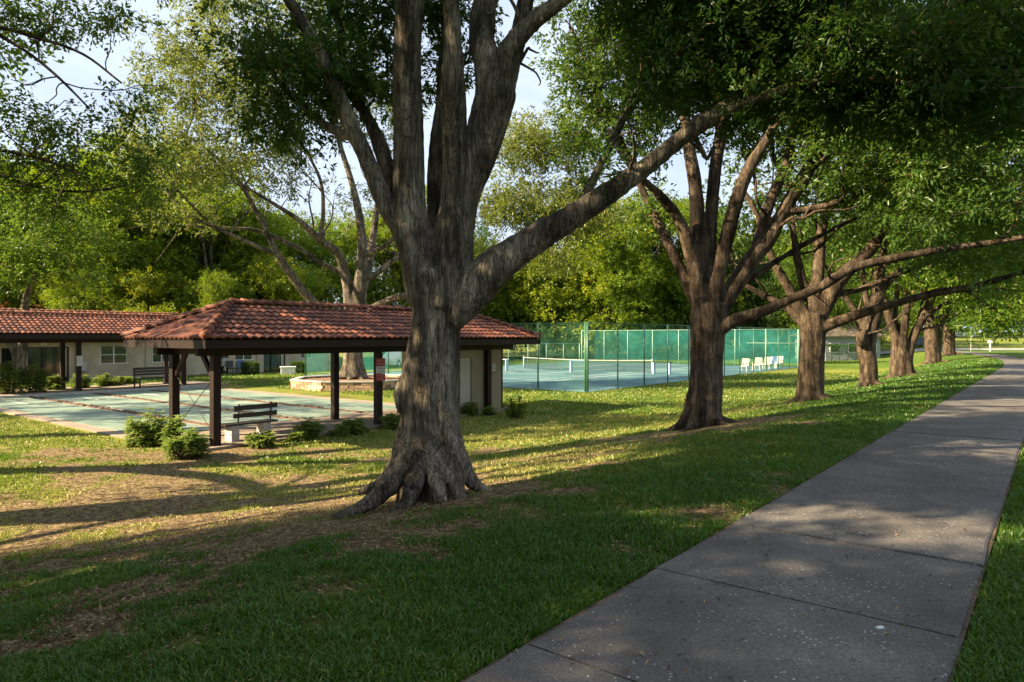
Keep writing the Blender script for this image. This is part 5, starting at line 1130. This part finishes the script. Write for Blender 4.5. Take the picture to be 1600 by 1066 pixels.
def car(lab, px, Y, rz, mm, L=4.6, H=1.5, van=False, z=None):
    x = (px-800)/F*Y; e = empty('parked_car', (x, Y, g1(x, Y)+.02 if z is None else z), rz); tag(e, lab, 'van' if van else 'car')
    pr = [(-.5, .28), (-.5, .62), (-.47, .86), (-.30, .92), (-.18, H), (.22, H), (.36, .95), (.48, .82), (.5, .55), (.5, .28)] if not van else [(-.5, .3), (-.5, 1.2), (-.48, H), (.25, H), (.37, 1.15), (.48, .98), (.5, .6), (.5, .3)]
    W = 1.8; V = []; n = len(pr)
    for y, k in ((-W/2, .0), (-W/2+.08, 1), (W/2-.08, 1), (W/2, 0)):
        for (a, b) in pr:
            inset = .12 if b > 1.0 else 0; yy = y*(1-inset*1.2); V.append((a*L*(1 if k else .985), yy, b if k else min(b, b-.02)))
    mb = MB(); Q = [(k*n+i, k*n+(i+1) % n, (k+1)*n+(i+1) % n, (k+1)*n+i) for k in range(3) for i in range(n)]; mb.add(V, Q)
    T = [(0, i+1, i) for i in range(1, n-1)]+[(3*n, 3*n+i, 3*n+i+1) for i in range(1, n-1)]; mb.add(V, t=T)
    body = mb.build('body', M[mm], e, smooth=False)
    zt = H-.12
    MB().box((0.0 if van else .02*L, 0, (zt+.95)/2+.02), (L*(.62 if van else .42), W*.88*(.99), zt-.98)).build('side_window', M['dark_glass'], body)
    MB().bar((.36*L+.01, 0, .97), (.235*L+.01, 0, zt), W*.72, .02).build('windscreen', M['dark_glass'], body)
    for sx in (-.31, .31):
        for sy in (-1, 1):
            w_ = MB().tube([(sx*L, sy*(W/2-.18), .33), (sx*L, sy*(W/2+.01), .33)], .33, 16).build('wheel', M['tyre'], e); MB().tube([(sx*L, sy*(W/2+.005), .33), (sx*L, sy*(W/2+.02), .33)], .19, 12).build('rim', M['white_paint'], w_)
    for sy in (-.6, .6): MB().box((.5*L-.01, sy, .66), (.05, .3, .14)).build('headlight', M['pale_blue'], e)
car('dark parked car seen between the fifth and sixth row oaks', 1432, 104, R(10), 'car_dark')
car('white van parked beyond the street in the sunlit grass', 1504, 138, R(175), 'car_white', 5.0, 1.9, True)
car('white car behind the planter, right of the signed post', 622, 64, R(70), 'car_white', z=z0)
x = (1547-800)/F*88; e = empty('mailbox', (x, 79, g1(x, 79))); x = (1547-800)/F*79; e.location.x = x; tag(e, 'white mailbox on a post by the street', 'mailbox')
MB().box((0, 0, .5), (.12, .12, 1.0)).build('post', M['white_paint'], e); mb = MB(); mb.tube([(0, -.26, 1.12), (0, .26, 1.12)], .14, 12); mb.box((0, 0, 1.05), (.28, .5, .12)); mb.build('box', M['white_paint'], e)
x = (1517-800)/F*80; e = empty('sign_pole', (x, 80, g1(x, 80))); tag(e, 'thin grey street sign pole left of the mailbox', 'sign pole'); MB().tube([(0, 0, 0), (0, 0, 1.9)], .03, 8).build('pole', M['block_concrete'], e); MB().box((0, -.04, 1.75), (.3, .01, .3)).build('panel', M['block_concrete'], e)
# chip of shell on the path
q = at(1375, 980, 1.62*F/(980-HZ)); e = MB().box((q[0], q[1], .028), (.045, .02, .008), rz=.3).build('paper_scrap', M['white_paint']); tag(e, 'tiny white scrap lying on the grey path', 'litter')
